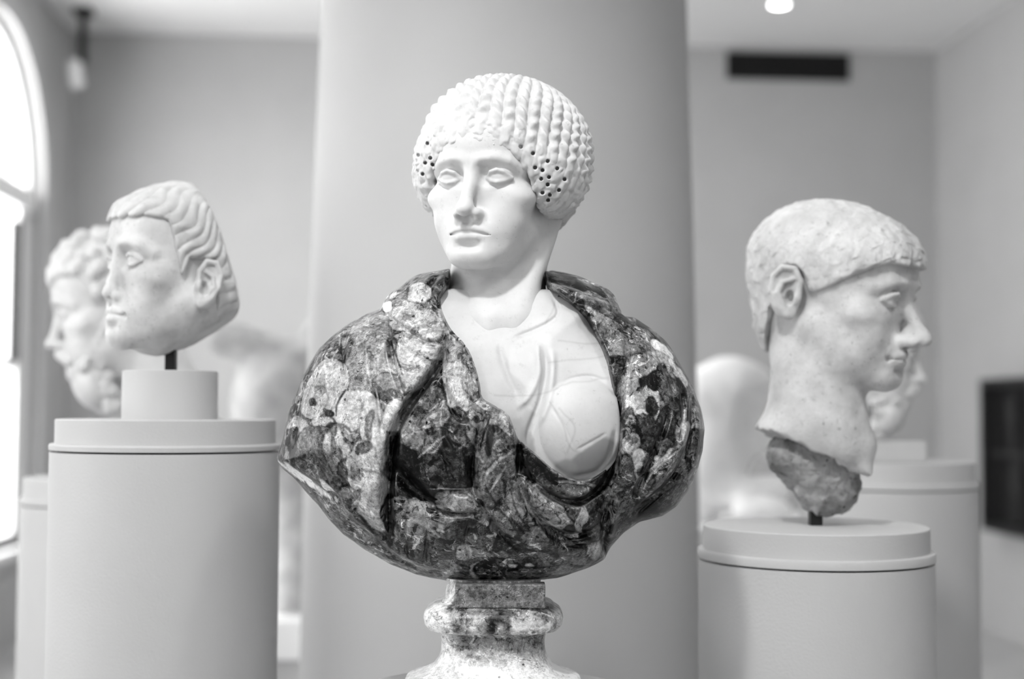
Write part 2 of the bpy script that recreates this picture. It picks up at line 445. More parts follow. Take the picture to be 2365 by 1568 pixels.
slab('ceiling', XL - 0.34, XR + 0.2, YF - 0.2, YB + 0.2, ZC, ZC + 0.15, M['ceiling'])
gm, nt, b_ = newmat('window_pane')
b_.inputs['Roughness'].default_value = 0.05; b_.inputs['Base Color'].default_value = (0.02, 0.02, 0.02, 1)
tr = nt.nodes.new('ShaderNodeBsdfTransparent'); mx = nt.nodes.new('ShaderNodeMixShader'); mx.inputs[0].default_value = 0.08
nt.links.new(tr.outputs[0], mx.inputs[1]); nt.links.new(b_.outputs[0], mx.inputs[2])
nt.links.new(mx.outputs[0], nt.nodes['Material Output'].inputs['Surface'])
M['glass'] = gm
for k, wy in enumerate(WIN_Y):
    t = empty('window_%d' % (k + 1), (0, 0, 0)); tag(t, kind='structure')
    t.location = (XL, wy, 0)
    bm = bmesh.new(); strip(bm, arch_pts(0, 0.98, 0.62, 2.88), arch_pts(0, 0.98, 0.62, 2.88, grow=0.13), -0.01, 0.035)
    bm_obj('window_architrave', bm, M['architrave'], t)
    bm = bmesh.new(); strip(bm, arch_pts(0, 0.98, 0.62, 2.88, grow=-0.06), arch_pts(0, 0.98, 0.62, 2.88), -0.16, -0.06)
    box(bm, -0.16, -0.02, -0.93, 0.93, 2.76, 2.90)
    for s_ in (-1, 1): box(bm, -0.15, -0.06, min(s_ * .70, s_ * .93), max(s_ * .70, s_ * .93), .66, 2.77)
    bm_obj('window_frame', bm, M['trimpaint'], t)
    bm = bmesh.new()
    for y in (-0.45, 0.0, 0.45): box(bm, -0.13, -0.10, y - 0.014, y + 0.014, 0.7, 2.8)
    for z in (1.76, ): box(bm, -0.14, -0.08, -0.9, 0.9, z - 0.03, z + 0.03)
    for a in (45, 90, 135):
        ca, sa = math.cos(math.radians(a)), math.sin(math.radians(a))
        r = bmesh.ops.create_cube(bm, size=1.0)
        for v in r['verts']:
            l = 0.06 + (v.co.y + 0.5) * 0.83; w_ = v.co.z * 0.028
            v.co = Vector((-0.115 + v.co.x * 0.03, ca * l - sa * w_, 2.88 + sa * l + ca * w_))
    bm_obj('window_muntins', bm, M['trimpaint'], t)
    bm = bmesh.new(); bm.faces.new([bm.verts.new((-0.118, *p)) for p in arch_pts(0, 0.94, 0.66, 2.88)])
    bm_obj('window_pane', bm, M['glass'], t)
    bm = bmesh.new(); box(bm, -0.2, 0.09, -1.08, 1.08, 0.565, 0.62, 0.008); bm_obj('window_sill', bm, M['trimpaint'], t)
    if k == 0:
        bm = bmesh.new(); box(bm, -0.058, 0.0, 0.50, 0.56, 1.77, 2.66, 0.004); bm_obj('window_blind_rail', bm, M['dark'], t)
# an unused glowing material and the recessed downlight
em, nt, b_ = newmat('unused_glow'); b_.inputs['Emission Color'].default_value = (1, 1, 1, 1); b_.inputs['Emission Strength'].default_value = 2.5
M['lit'] = em
def aim_at_ceiling(px, py): 
    d = ray(px, py); t = (ZC - CAM[2]) / d[2]; return CAM + d * t
p = aim_at_ceiling(1800, 8)
t = tag(empty('downlight', (p[0], p[1], ZC)), 'small bright round downlight set in the ceiling above the dark wall vent', 'ceiling light')
bm = bmesh.new(); lathe(bm, [(0.085, 0.0), (0.085, -0.012), (0.060, -0.012), (0.060, -0.002)], 48, cap=False); bm_obj('trim_ring', bm, M['lamp_white'], t, True)
bm = bmesh.new(); lathe(bm, [(0.062, -0.004), (0.062, -0.010)], 48)
em2, nt, b_ = newmat('lit_lens'); b_.inputs['Emission Color'].default_value = (1, 1, 1, 1); b_.inputs['Emission Strength'].default_value = 9
bm_obj('lamp_lens', bm, em2, t)
# track spotlight near the far left corner
tp = at(192, 92, 9.6); tl = at(176, 172, 9.6)
t = tag(empty('spotlight', (tp[0], tp[1], ZC)), 'pale spotlight on a dark bracket high in the far left corner', 'spotlight')
dz = ZC - tl[2]
bm = bmesh.new(); box(bm, -0.06, 0.06, -0.06, 0.06, -0.04, 0); box(bm, -0.022, 0.022, -0.022, 0.022, -dz + 0.08, -0.05); bm_obj('bracket', bm, M['dark'], t)
bm = bmesh.new(); lathe(bm, [(0.030, 0.10), (0.048, 0.07), (0.055, -0.08), (0.050, -0.09)], 32)
R_ = Matrix.Rotation(math.radians(35), 3, 'X')
for v in bm.verts: v.co = R_ @ v.co + Vector((tl[0] - tp[0], -0.02, -dz))
bm_obj('lamp_head', bm, M['lamp_white'], t, True, 0.6)
# wall vent: corners on the back wall
def on_back(px, py):
    d = ray(px, py); k = (YB - CAM[1]) / d[1]; return CAM + d * k
a = on_back(1678, 120); b2 = on_back(1960, 188)
t = tag(empty('wall_vent', ((a[0] + b2[0]) / 2, YB, b2[2])), 'long dark louvred vent high on the far wall', 'vent')
w2, h2 = (b2[0] - a[0]) / 2, a[2] - b2[2]
bm = bmesh.new()
box(bm, -w2, w2, -0.018, 0, 0, 0.022); box(bm, -w2, w2, -0.018, 0, h2 - 0.022, h2)
box(bm, -w2, -w2 + 0.022, -0.018, 0, 0.022, h2 - 0.022); box(bm, w2 - 0.022, w2, -0.018, 0, 0.022, h2 - 0.022)
bm_obj('vent_frame', bm, M['louvre'], t)
bm = bmesh.new(); box(bm, -w2 + 0.02, w2 - 0.02, -0.004, 0, 0.02, h2 - 0.02)
n = 9
for i in range(n):
    z = 0.03 + (h2 - 0.06) * i / (n - 1); box(bm, -w2 + 0.02, w2 - 0.02, -0.016, -0.004, z - 0.004, z + 0.004)
bm_obj('louvres', bm, M['louvre'], t)
# dark wall case on the right wall
def on_right(px, py, x=XR):
    d = ray(px, py); k = (x - CAM[0]) / d[0]; return CAM + d * k
c0 = on_right(2262, 876, XR - 0.15); c1 = on_right(2262, 1221, XR - 0.15)
y1 = c0[1]; y0 = y1 - 1.9; z1_, z0_ = c0[2], c1[2]
t = tag(empty('wall_case', (XR, (y0 + y1) / 2, z0_)), 'dark framed wall case with dim shapes inside, at the right edge', 'display case')
hy, hz = (y1 - y0) / 2, z1_ - z0_
bm = bmesh.new()
box(bm, -0.15, -0.02, -hy, hy, 0, 0.05); box(bm, -0.15, -0.02, -hy, hy, hz - 0.05, hz)
box(bm, -0.15, -0.02, -hy, -hy + 0.05, 0.05, hz - 0.05); box(bm, -0.15, -0.02, hy - 0.05, hy, 0.05, hz - 0.05)
bm_obj('case_frame', bm, M['dark'], t)
bm = bmesh.new(); box(bm, -0.02, 0, -hy, hy, 0, hz); bm_obj('case_back', bm, M['case_dark'], t)
bm = bmesh.new(); box(bm, -0.10, -0.02, -hy + 0.05, hy - 0.05, hz * 0.49, hz * 0.52); bm_obj('case_shelf', bm, M['relief'], t)
for yy, zz, r, h, nm in ((0.60, hz * 0.52, 0.045, 0.42, 'slender dark vase upright on the upper shelf of the wall case'), (0.22, hz * 0.52, 0.042, 0.36, 'squat dark vase on the upper shelf of the wall case, nearer the viewer'),
                     (0.55, 0.05, 0.044, 0.46, 'tall dark vase on the floor of the wall case, farther in'), (0.12, 0.05, 0.043, 0.38, 'dark vase on the floor of the wall case, nearer the viewer')):
    bm = bmesh.new(); lathe(bm, [(r * .5, 0), (r * .55, 0.02), (r * .3, 0.06), (r * .8, h * .45), (r, h * .68), (r * .55, h * .86), (r * .35, h * .92), (r * .6, h)], 32, cap=True)
    o = bm_obj('vase', bm, M['relief'], None, True); o.location = (XR - 0.065, (y0 + y1) / 2 + yy, z0_ + zz)
    tag(o, nm, 'vase', 'dark vases in the wall case')
bm = bmesh.new(); box(bm, -0.138, -0.132, -hy + 0.05, hy - 0.05, 0.05, hz - 0.05); bm_obj('case_glass', bm, gm, t)

# column
cc_ = at(1160, 784, 3.62)
bm = bmesh.new(); lathe(bm, [(0.56, 0), (0.56, 0.12), (0.535, 0.15), (0.52, 0.19), (0.505, 0.22), (0.502, 0.8), (0.495, 1.4), (0.484, 1.9), (0.470, 2.4), (0.455, 3.2), (0.448, ZC)], 160)
o = bm_obj('column', bm, M['column'], None, True, 0.35); o.location = (cc_[0], cc_[1], 0)
tag(o, 'massive round plaster column standing behind the bust', 'column')

# ------------------------------------------------------------------ plinths
def plinth(px_c, half, px_top, depth, label, lip=(55, 14, 8), ins=12):
    "round two-tier plinth; px sizes measured at its axis distance"
    s = depth / F
    c = at(px_c, px_top, depth); zt = c[2]; R = half * s
    t = tag(empty('plinth', (c[0], c[1], 0)), label, 'plinth', 'round display plinths')
    h1, lp = lip[0] * s, lip[1] * s
    zb = zt - h1 - lp
    bm = bmesh.new(); lathe(bm, [(R * 0.995, 0), (R * 0.995, zb - 0.004), (R * 0.985, zb - 0.003)], 128); bm_obj('body', bm, M['plinth'], t, True, 0.5)
    bm = bmesh.new(); lathe(bm, [(R * .93, zb - 0.004), (R * .93, zb + 0.001)], 96); bm_obj('shadow_gap', bm, M['dark'], t, True, 0.5)
    bm = bmesh.new(); lathe(bm, [(R, zb), (R + .0004, zb + lp * .7), (R - .001, zb + lp * .92), (R - .003, zb + lp)], 128); bm_obj('lip', bm, M['plinth'], t, True, 0.5)
    r2 = R - ins * s
    bm = bmesh.new(); lathe(bm, [(r2, zb + lp), (r2, zt - .0015), (r2 - .0015, zt)], 128); bm_obj('top_disc', bm, M['plinth'], t, True, 0.5)
    return c, zt
DP = 2.25
cl, zl = plinth(386, 259, 968, DP, 'round grey plinth carrying the short drum and the left male head')
cr, zr = plinth(1882, 267, 1213, DP, 'low round grey plinth under the short-haired head on the right', lip=(54, 20, 8))
cbl, zbl = plinth(262, 205, 1102, 3.2, 'round plinth of the bearded head, half hidden behind the left plinth', lip=(44, 12, 7), ins=8)
cbr, zbr = plinth(2050, 202, 1064, 3.2, 'round plinth behind the right-hand head, with a small block on it', lip=(44, 14, 7), ins=8)
# drum on left plinth
s = DP / F
bm = bmesh.new(); rd = 108 * s; hd = 111 * s; lathe(bm, [(rd, 0), (rd, hd - .001), (rd - .001, hd)], 96)
o = bm_obj('drum', bm, M['plinth'], None, True, 0.5); dc = at(392, 968, DP); o.location = (dc[0], dc[1], zl)
tag(o, 'short grey drum on the left plinth, under the male head', 'stand')
bm = bmesh.new(); s3 = 3.2 / F; box(bm, -62 * s3, 62 * s3, -62 * s3, 62 * s3, 0, 46 * s3, 0.002)
o = bm_obj('mount_block', bm, M['plinth']); pb = at(2060, 1064, 3.2); o.location = (pb[0], pb[1], zbr); o.rotation_euler.z = -YAW
tag(o, 'small pale block on the rear right plinth, under the bearded head', 'stand')
#MORE

# ------------------------------------------------------------------ the marble bust
BF = Frame(1140, 1345, 1.95)
bust = tag(empty('marble_bust', BF.o, -YAW), 'bust of a woman in white marble wearing a dark mottled stone cloak, in the centre', 'sculpture')

class Map2:
    "a field sampled on a grid in the (x, z) plane of a frame"
    def __init__(s, x0, x1, z0, z1, st=0.001):
        s.x0, s.z0, s.st = x0, z0, st
        s.nx, s.nz = int((x1 - x0) / st) + 1, int((z1 - z0) / st) + 1
        gx, gz = np.meshgrid(x0 + st * np.arange(s.nx), z0 + st * np.arange(s.nz), indexing='ij')
        s.P = np.stack([gx.ravel(), gz.ravel()], 1); s.A = np.zeros(len(s.P))
    def like(s, A):
        m = Map2.__new__(Map2); m.x0, m.z0, m.st, m.nx, m.nz, m.P, m.A = s.x0, s.z0, s.st, s.nx, s.nz, s.P, A; return m
    def __call__(s, x, z):
        A = s.A.reshape(s.nx, s.nz)
        u = np.clip((x - s.x0) / s.st, 0, s.nx - 1.001); v = np.clip((z - s.z0) / s.st, 0, s.nz - 1.001)
        i = u.astype(int); j = v.astype(int); a = u - i; b = v - j
        return (A[i, j] * (1 - a) * (1 - b) + A[i + 1, j] * a * (1 - b) + A[i, j + 1] * (1 - a) * b + A[i + 1, j + 1] * a * b)
    def blur(s, n):
        A = s.A.reshape(s.nx, s.nz)
        for _ in range(n):
            A = (np.roll(A, 1, 0) + A * 2 + np.roll(A, -1, 0)) / 4; A = (np.roll(A, 1, 1) + A * 2 + np.roll(A, -1, 1)) / 4
        return s.like(A.ravel())
def seg_dist(P, pts, closed=False):
    "distance to a polyline, side (+ on the walker's right hand as seen in the photograph), position along it 0..1"
    pts = np.array(pts, float); n = len(pts); m = n if closed else n - 1
    best = np.full(len(P), 1e9); side = np.zeros(len(P)); along = np.zeros(len(P))
    L = [np.linalg.norm(pts[(i + 1) % n] - pts[i]) for i in range(m)]; tot = sum(L); acc = 0
    for i in range(m):
        a, b = pts[i], pts[(i + 1) % n]; ab = b - a
        t = np.clip(((P - a) @ ab) / (ab @ ab + 1e-12), 0, 1)
        v = P - a - t[:, None] * ab; d = np.sqrt((v * v).sum(1)); k = d < best
        best = np.where(k, d, best); side = np.where(k, np.sign(ab[1] * v[:, 0] - ab[0] * v[:, 1]), side)
        along = np.where(k, (acc + t * L[i]) / tot, along); acc += L[i]
    return best, side, along
def inside(P, pts):
    pts = np.array(pts, float); c = np.zeros(len(P), bool); n = len(pts)
    for i in range(n):
        a, b = pts[i], pts[(i + 1) % n]
        if a[1] == b[1]: continue
        k = ((a[1] > P[:, 1]) != (b[1] > P[:, 1])) & (P[:, 0] < (b[0] - a[0]) * (P[:, 1] - a[1]) / (b[1] - a[1]) + a[0])
        c ^= k
    return c
def signed(P, pts):
    d, _, _ = seg_dist(P, pts, True); return np.where(inside(P, pts), -d, d)
def smooth_line(pts, n=5):
    "Catmull-Rom through the points"
    p = [np.array(q, float) for q in pts]; p = [2 * p[0] - p[1]] + p + [2 * p[-1] - p[-2]]; out = []
    for i in range(1, len(p) - 2):
        for k in range(n):
            t = k / n; out.append(0.5 * ((2 * p[i]) + (-p[i - 1] + p[i + 1]) * t + (2 * p[i - 1] - 5 * p[i] + 4 * p[i + 1] - p[i + 2]) * t * t + (-p[i - 1] + 3 * p[i] - 3 * p[i + 1] + p[i + 2]) * t ** 3))
    out.append(p[-2]); return np.array(out)

OUT = [(1035, 622), (985, 632), (950, 652), (936, 678), (905, 690), (884, 712), (850, 722), (810, 745), (770, 775), (738, 805), (715, 840), (700, 870),
       (687, 905), (672, 945), (665, 975), (658, 1010), (649, 1040), (640, 1058), (652, 1080), (680, 1105), (705, 1135), (740, 1170), (765, 1205), (792, 1235), (840, 1270),
       (900, 1305), (960, 1328), (1040, 1343), (1130, 1350), (1200, 1347), (1290, 1333), (1350, 1315), (1398, 1292), (1412, 1262), (1440, 1230), (1475, 1205),
       (1528, 1192), (1560, 1170), (1590, 1130), (1612, 1080), (1623, 1040), (1626, 990), (1618, 945), (1600, 895), (1577, 855), (1553, 810), (1537, 788), (1500, 757),
       (1465, 733), (1418, 728), (1410, 690), (1392, 672), (1330, 640), (1257, 624)]
mp0 = Map2(-0.345, 0.335, -0.03, 0.47)
outl = np.array([BF.xz(x, y) for x, y in OUT])
dist = mp0.like(np.maximum(-signed(mp0.P, outl), -0.03)).blur(6)
WR, HF, HB = 0.135, 0.118, 0.075
hx, hz = mp0.P[:, 0], mp0.P[:, 1]
bulge = 1.0 + 0.10 * np.exp(-((hx - .06) / .09) ** 2 - ((hz - .215) / .08) ** 2) + 0.06 * np.exp(-((hx + .075) / .09) ** 2 - ((hz - .20) / .08) ** 2) \
    - 0.22 * np.exp(-((hx - .0) / .10) ** 2 - ((hz - .37) / .07) ** 2) - 0.25 * np.clip((0.10 - hz) / 0.12, 0, 1)
hmap = mp0.like(HF * bulge * np.sqrt(np.clip(1 - (1 - np.clip(dist.A, 0, WR) / WR) ** 2, 0, 1))).blur(10)
def on_bust(px, py):
    "trace a photographed point onto the front of the bust"
    l = BF.loc(px, py, 0.0)
    for _ in range(3):
        h = float(hmap(np.array([l[0]]), np.array([l[2]]))[0]); l = BF.loc(px, py, -h)
    return (l[0], l[2])
SX = 1.95 / F
CHEST = [(1048, 596), (1034, 655), (1016, 690), (1028, 735), (1046, 765), (1070, 790), (1088, 820), (1100, 855), (1108, 885), (1114, 918), (1140, 935), (1175, 960), (1192, 1000), (1205, 1020), (1240, 1052), (1290, 1092), (1345, 1110),
         (1385, 1095), (1418, 1060), (1427, 1010), (1425, 950), (1412, 880), (1396, 815), (1362, 745), (1330, 710), (1292, 680), (1264, 652), (1246, 596)]
chest2 = [on_bust(*p) for p in CHEST]
chest2 = np.vstack([smooth_line(chest2, 4)])
dch = mp0.like(signed(mp0.P, chest2)).blur(2)
FOLDS = [
    # kind, points, half width px, depth mm, reach px
    ('v', [(1029, 790), (1015, 840), (985, 882), (945, 935), (918, 985), (903, 1040), (897, 1100), (895, 1160), (902, 1235)], 9, 26, 0),
    ('s', [(1029, 790), (1012, 840), (978, 882), (938, 935), (908, 985), (892, 1040), (884, 1100), (886, 1160), (896, 1235)], 6, 15, 70),
    ('v', [(905, 1060), (935, 1110), (985, 1150), (1030, 1160)], 20, 20, 0),
    ('v', [(1085, 1050), (1090, 1090), (1085, 1130), (1030, 1125), (980, 1085)], 14, 10, 0),
    ('v', [(888, 722), (930, 755), (975, 785), (1020, 795)], 5, 7, 0),
    ('s', [(1025, 797), (975, 783), (925, 752), (888, 720)], 5, 5, 40),
    ('v', [(897, 745), (903, 800), (912, 850), (925, 890), (938, 930)], 5, 6, 0),
    ('r', [(850, 780), (853, 860), (857, 920), (870, 1000), (868, 1080)], 9, 6, 0),
    ('v', [(800, 765), (792, 830), (797, 890)], 6, 5, 0),
    ('r', [(770, 800), (745, 850), (720, 920), (700, 980)], 9, 5, 0),
    ('v', [(700, 900), (690, 960), (680, 1020)], 6, 4, 0),
    ('r', [(720, 1000), (760, 1060), (780, 1110)], 10, 5, 0),
    ('v', [(745, 1020), (775, 1080), (800, 1120), (812, 1150)], 6, 6, 0),
    ('r', [(780, 1000), (800, 1050), (818, 1100)], 7, 5, 0),
    ('s', [(645, 1058), (690, 1088), (740, 1120), (780, 1142), (800, 1180), (845, 1225), (900, 1270), (960, 1305), (1040, 1325)], 5, -6, 40),
    ('v', [(805, 1120), (830, 1180), (870, 1225), (905, 1250)], 6, 5, 0),
    ('r', [(860, 1090), (865, 1150), (880, 1220)], 12, 7, 0),
    ('v', [(960, 1000), (985, 960), (1010, 930), (1022, 900)], 7, 6, 0),
    ('r', [(985, 940), (1010, 980), (1040, 1020), (1060, 1060)], 12, 8, 0),
    ('s', [(1040, 800), (1030, 850), (1035, 900), (1060, 935), (1095, 940)], 5, -6, 45),
    ('v', [(1025, 880), (1035, 930), (1050, 960), (1085, 975)], 6, 7, 0),
    ('v', [(1098, 925), (1110, 975), (1098, 1040), (1090, 1090), (1095, 1140), (1120, 1180), (1150, 1225), (1195, 1265)], 8, 12, 0),
    ('r', [(1130, 935), (1150, 1000), (1160, 1060), (1150, 1110), (1125, 1160)], 16, 12, 0),
    ('v', [(1180, 960), (1196, 1010), (1200, 1060), (1195, 1100)], 6, 9, 0),
    ('s', [(1095, 1130), (1050, 1130), (1020, 1138), (995, 1165)], 5, 7, 50),
    ('v', [(975, 1175), (1020, 1186), (1060, 1188), (1110, 1184)], 6, 9, 0),
    ('v', [(1290, 678), (1330, 720), (1362, 765), (1392, 830), (1408, 890), (1430, 960)], 7, 12, 0),
    ('s', [(1440, 890), (1432, 960), (1426, 1020), (1428, 1080), (1412, 1130), (1398, 1180), (1388, 1225)], 7, -14, 60),
    ('v', [(1447, 840), (1436, 900), (1428, 970), (1424, 1040), (1412, 1090), (1385, 1130), (1345, 1158), (1290, 1152), (1240, 1122), (1205, 1075)], 9, 19, 0),
    ('s', [(1425, 1040), (1408, 1078), (1375, 1105), (1335, 1114), (1290, 1096), (1240, 1058), (1203, 1022)], 5, 9, 60),
    ('r', [(1220, 1100), (1270, 1135), (1330, 1148), (1380, 1128), (1410, 1095)], 8, 7, 0),
    ('v', [(1200, 1090), (1205, 1130), (1230, 1180), (1270, 1220), (1320, 1238), (1370, 1225), (1395, 1195)], 8, 9, 0),
    ('r', [(1215, 1120), (1245, 1165), (1290, 1200), (1340, 1215)], 10, 7, 0),
    ('v', [(1410, 1130), (1405, 1180), (1395, 1240), (1400, 1285)], 9, 10, 0),
    ('r', [(1480, 780), (1475, 850), (1468, 930), (1455, 1010), (1450, 1100)], 18, 9, 0),
    ('v', [(1550, 930), (1530, 1000), (1505, 1060), (1480, 1110), (1462, 1160)], 7, 9, 0),
    ('r', [(1585, 960), (1572, 1020), (1540, 1080), (1500, 1130), (1475, 1165)], 8, 7, 0),
    ('v', [(1598, 920), (1596, 1000), (1578, 1060), (1548, 1110), (1505, 1150), (1460, 1185)], 6, 7, 0),
    ('r', [(1612, 960), (1608, 1040), (1585, 1110)], 6, 4, 0),
    ('v', [(1500, 770), (1520, 820), (1545, 870), (1560, 920)], 6, 5, 0),
    ('s', [(1418, 728), (1440, 790), (1447, 840)], 6, 8, 40),
    ('s', [(1262, 652), (1320, 668), (1370, 690), (1408, 700)], 4, 8, 45),
    ('v', [(1300, 690), (1345, 705), (1400, 730)], 8, 4, 0),
    ('v', [(1010, 640), (985, 668), (1000, 700), (1022, 720)], 6, 6, 0),
    ('v', [(1460, 800), (1455, 870), (1450, 950)], 4, 5, 0), ('v', [(1520, 1010), (1500, 1070), (1478, 1120)], 4, 6, 0), ('v', [(1575, 900), (1580, 960), (1566, 1030)], 4, 5, 0),
    ('v', [(1540, 1130), (1500, 1165), (1470, 1190)], 4, 4, 0), ('r', [(1425, 1150), (1418, 1200), (1405, 1250)], 6, 5, 0), ('v', [(1240, 1200), (1290, 1250), (1345, 1262), (1395, 1245)], 5, 5, 0),
    ('v', [(1150, 1140), (1185, 1200), (1240, 1250)], 5, 5, 0), ('r', [(1160, 1160), (1200, 1215), (1250, 1250)], 7, 5, 0), ('v', [(1010, 1040), (1040, 1080), (1060, 1120)], 5, 5, 0), ('r', [(930, 1030), (960, 1000), (990, 1000)], 7, 5, 0),
    ('v', [(870, 900), (878, 960), (885, 1010)], 4, 4, 0), ('v', [(735, 860), (712, 920), (700, 960)], 4, 4, 0), ('v', [(945, 1190), (935, 1240), (940, 1290)], 4, 4, 0), ('v', [(1085, 1200), (1075, 1250), (1090, 1310)], 4, 4, 0),
    ('s', [(1160, 940), (1184, 985), (1196, 1040), (1192, 1100)], 4, 8, 40), ('r', [(1345, 800), (1385, 880), (1405, 960)], 6, 0, 0), ('v', [(720, 1040), (745, 1090), (765, 1130)], 4, 4, 0),
    ('r', [(1240, 1230), (1300, 1270), (1360, 1280)], 14, 5, 0),
    ('v', [(980, 1200), (985, 1250), (978, 1300)], 5, 4, 0),
    ('r', [(930, 1200), (940, 1260)], 12, 5, 0), ('r', [(1030, 1220), (1040, 1280)], 14, 4, 0),
]
disp = np.zeros(len(mp0.P)); deep = np.zeros(len(mp0.P))
for kind, pts, w, amp, reach in FOLDS:
    q = smooth_line([on_bust(*p) for p in pts], 4)
    d, sd, al = seg_dist(mp0.P, q); w *= SX; amp *= 0.001
    ends = np.clip(np.minimum(al, 1 - al) / 0.18, 0, 1); ends = ends * ends * (3 - 2 * ends)
    if kind == 'v': disp -= amp * np.exp(-(d / w) ** 2) * (0.25 + 0.75 * ends)
    elif kind == 'r': disp += amp * np.exp(-(d / (w * 1.3)) ** 2) * ends
    else:
        r = reach * SX; s_ = np.tanh(d * sd / w)
        disp += amp * (0.5 + 0.5 * s_) * np.exp(-np.maximum(d * sd, 0) / r) * np.exp(-np.maximum(-d * sd, 0) / w) * ends
P3 = np.stack([mp0.P[:, 0], mp0.P[:, 1], 0 * mp0.P[:, 0]], 1)
disp += 0.0025 * fbm(P3, 22, 5, 2)
disp = mp0.like(disp).blur(1)
open_ = mp0.like(np.clip(0.5 - dch.A / 0.005, 0, 1) ** 1.5 * 0.040).blur(1)

def body(P, inset=0.0):
    x, y, z = P[:, 0], P[:, 1], P[:, 2]
    d = dist(x, z) - inset
    dm = np.clip(d, -0.03, WR)
    hf = hmap(x, z)
    a = 1 - np.clip(dm, 0, WR) / WR
    prof = np.sqrt(np.clip(1 - a * a, 0, 1))
    Hf = hf / np.maximum(prof, 0.12)
    H_ = np.where(y < 0, np.maximum(Hf, 0.05), HB)
    q = np.sqrt(np.maximum(a, 0) ** 2 + (y / H_) ** 2)
    f = (q - 1) * np.minimum(WR, H_) * 0.9
    return np.where(d < 0, np.maximum(f, -d), f)
def cloak(P):
    x, y, z = P[:, 0], P[:, 1], P[:, 2]
    f = body(P)
    w = np.clip((0.01 - y) / 0.03, 0, 1); w = w * w * (3 - 2 * w)
    f = f - disp(x, z) * w * 0.9
    # stand-up lapels
    for pts, rs in LAPELS:
        f = smin(f, chain(P, pts, rs), 0.014)
    f = f + open_(x, z) * np.clip((0.03 - y) / 0.03, 0, 1)
    # room for the neck
    f = smax(f, -(chain(P, [NK0, NK1, NK2], [.0675, .0705, .082])), 0.004)
    return f
def L3(px, py, y): return tuple(BF.loc(px, py, y))
LAPELS = [([L3(1020, 655, .045), L3(975, 672, .02), L3(940, 712, -.015), L3(960, 760, -.055), L3(1000, 790, -.088)], [.016, .022, .028, .028, .012]),
          ([L3(1275, 648, .045), L3(1335, 672, .02), L3(1385, 705, -.01), L3(1405, 760, -.050), L3(1420, 830, -.085)], [.014, .018, .022, .024, .012])]
HP = Pose(BF.loc(1150, 420, 0.0), -21, 4, 2, (1.12, 1.07, 1.045))
NK0 = HP.fwd((0, .022, -.055)); NK1 = BF.loc(1148, 670, 0.026); NK2 = BF.loc(1152, 770, 0.014)

def female(P):
    L = HP.inv(P)
    f = head(L, {'brow': .75, 'jaw': .93, 'pit': 0}) * HP.m
    nk = chain(P, [NK0, NK1, NK2], [.0655, .0672, .076])
    # shoulders of the inset neck piece and the two neck muscles
    nk = smin(nk, ell(P, BF.loc(1152, 742, -.012), (.083, .056, .030)), .03)
    nk = smin(nk, chain(P, [HP.fwd((.062, .03, -.045)), BF.loc(1190, 765, -.060)], [.014, .011]), .02)
    nk = smin(nk, chain(P, [HP.fwd((-.062, .03, -.045)), BF.loc(1128, 768, -.060)], [.014, .011]), .02)
    f = smin(f, nk, .018)
    f = smax(f, BF.loc(1150, 800, 0)[2] - P[:, 2], .01)
    return f + 0.0006 * fbm(P, 60, 3, 3)
HC = np.array([0, .020, .034]); HPOLE = np.array([0.30, .42, .857])
hu = np.cross(HPOLE, [1, 0, 0]); hu /= np.linalg.norm(hu)
def hair_region(L):
    x, y, z = L[:, 0], L[:, 1], L[:, 2]
    # oval opening for the face
    oval = (np.sqrt((np.abs(x) / .0645) ** 2.3 + (np.abs(z + .020) / np.where(z > -.02, .062, .125)) ** 2.0) - 1) * .06
    g = np.maximum(-oval, -(0.004 - y)) if False else -smax(oval * 1.0, -(0.010 + .25 * z - y), .004) * -1
    face = smax(oval, (y - .012), .01)                 # < 0 inside the face opening
    g = -face
    under = -(z + .050 + np.clip(y, -.05, .2) * .18)       # > 0 below the lower edge
    return smax(g, under, .012)
def hair_f(P):
    L = HP.inv(P)
    f = ell(L, (0, .026, .040), (.1060, .118, .1035))
    f = smin(f, ell(L, (.066, .002, .004), (.038, .055, .052)), .03)
    f = smin(f, ell(L, (-.066, .002, .004), (.036, .055, .052)), .03)
    f = smin(f, ell(L, (0, .092, -.022), (.066, .050, .050)), .03)
    f = smax(f, hair_region(L), .010)
    q = L - HC; n = q / (np.linalg.norm(q, axis=1, keepdims=True) + 1e-9)
    el = np.arccos(np.clip(n @ HPOLE, -1, 1)); az = np.arctan2(n[:, 0], n @ hu)
    ph = az * 21 + 0.5 * np.sin(el * 5 + az * 2)
    row = np.abs(np.sin(ph))                            # plaited rows running from crown to brow
    amp = np.clip((el - .25) / .7, 0, 1)
    k = np.floor(ph / math.pi)
    bead = np.sin(el * 40 + k * 2.4 + np.cos(ph) * 0.9)
    grow = np.clip((el - .55) / .8, 0, 1)
    d = (.0066 * (row ** .6 - .6) + (.0010 + .0015 * grow) * bead * row) * amp
    lowz = np.clip((1.75 - el) / .25, 0.2, 1)
    d = d * lowz + (1 - lowz) * .0035 * np.abs(fbm(L, 90, 21, 2)) * 2
    f = f * HP.m - d
    return f + 0.0008 * fbm(P, 110, 9, 2)
HOLES = [(987, 331), (966, 358), (994, 365), (960, 372), (982, 376), (999, 380), (964, 395), (976, 402), (1203, 339), (1231, 354), (1265, 372), (1236, 387), (1253, 393), (1287, 389),
         (1250, 413), (1268, 409), (1265, 426), (1304, 414), (1291, 439), (1253, 445), (1270, 450), (1266, 462)]
Mb = BF.M
def trace(fn, px, py):
    d = Mb.T @ ray(px, py); d = d / np.linalg.norm(d); o = Mb.T @ (CAM - BF.o)
    return march(fn, o, d, 1.55, 2.3), d
hole_pts = []
for hx_, hy_ in HOLES:
    p, d = trace(hair_f, hx_, hy_)
    if p is not None: hole_pts.append((p, d))
print('holes', len(hole_pts))
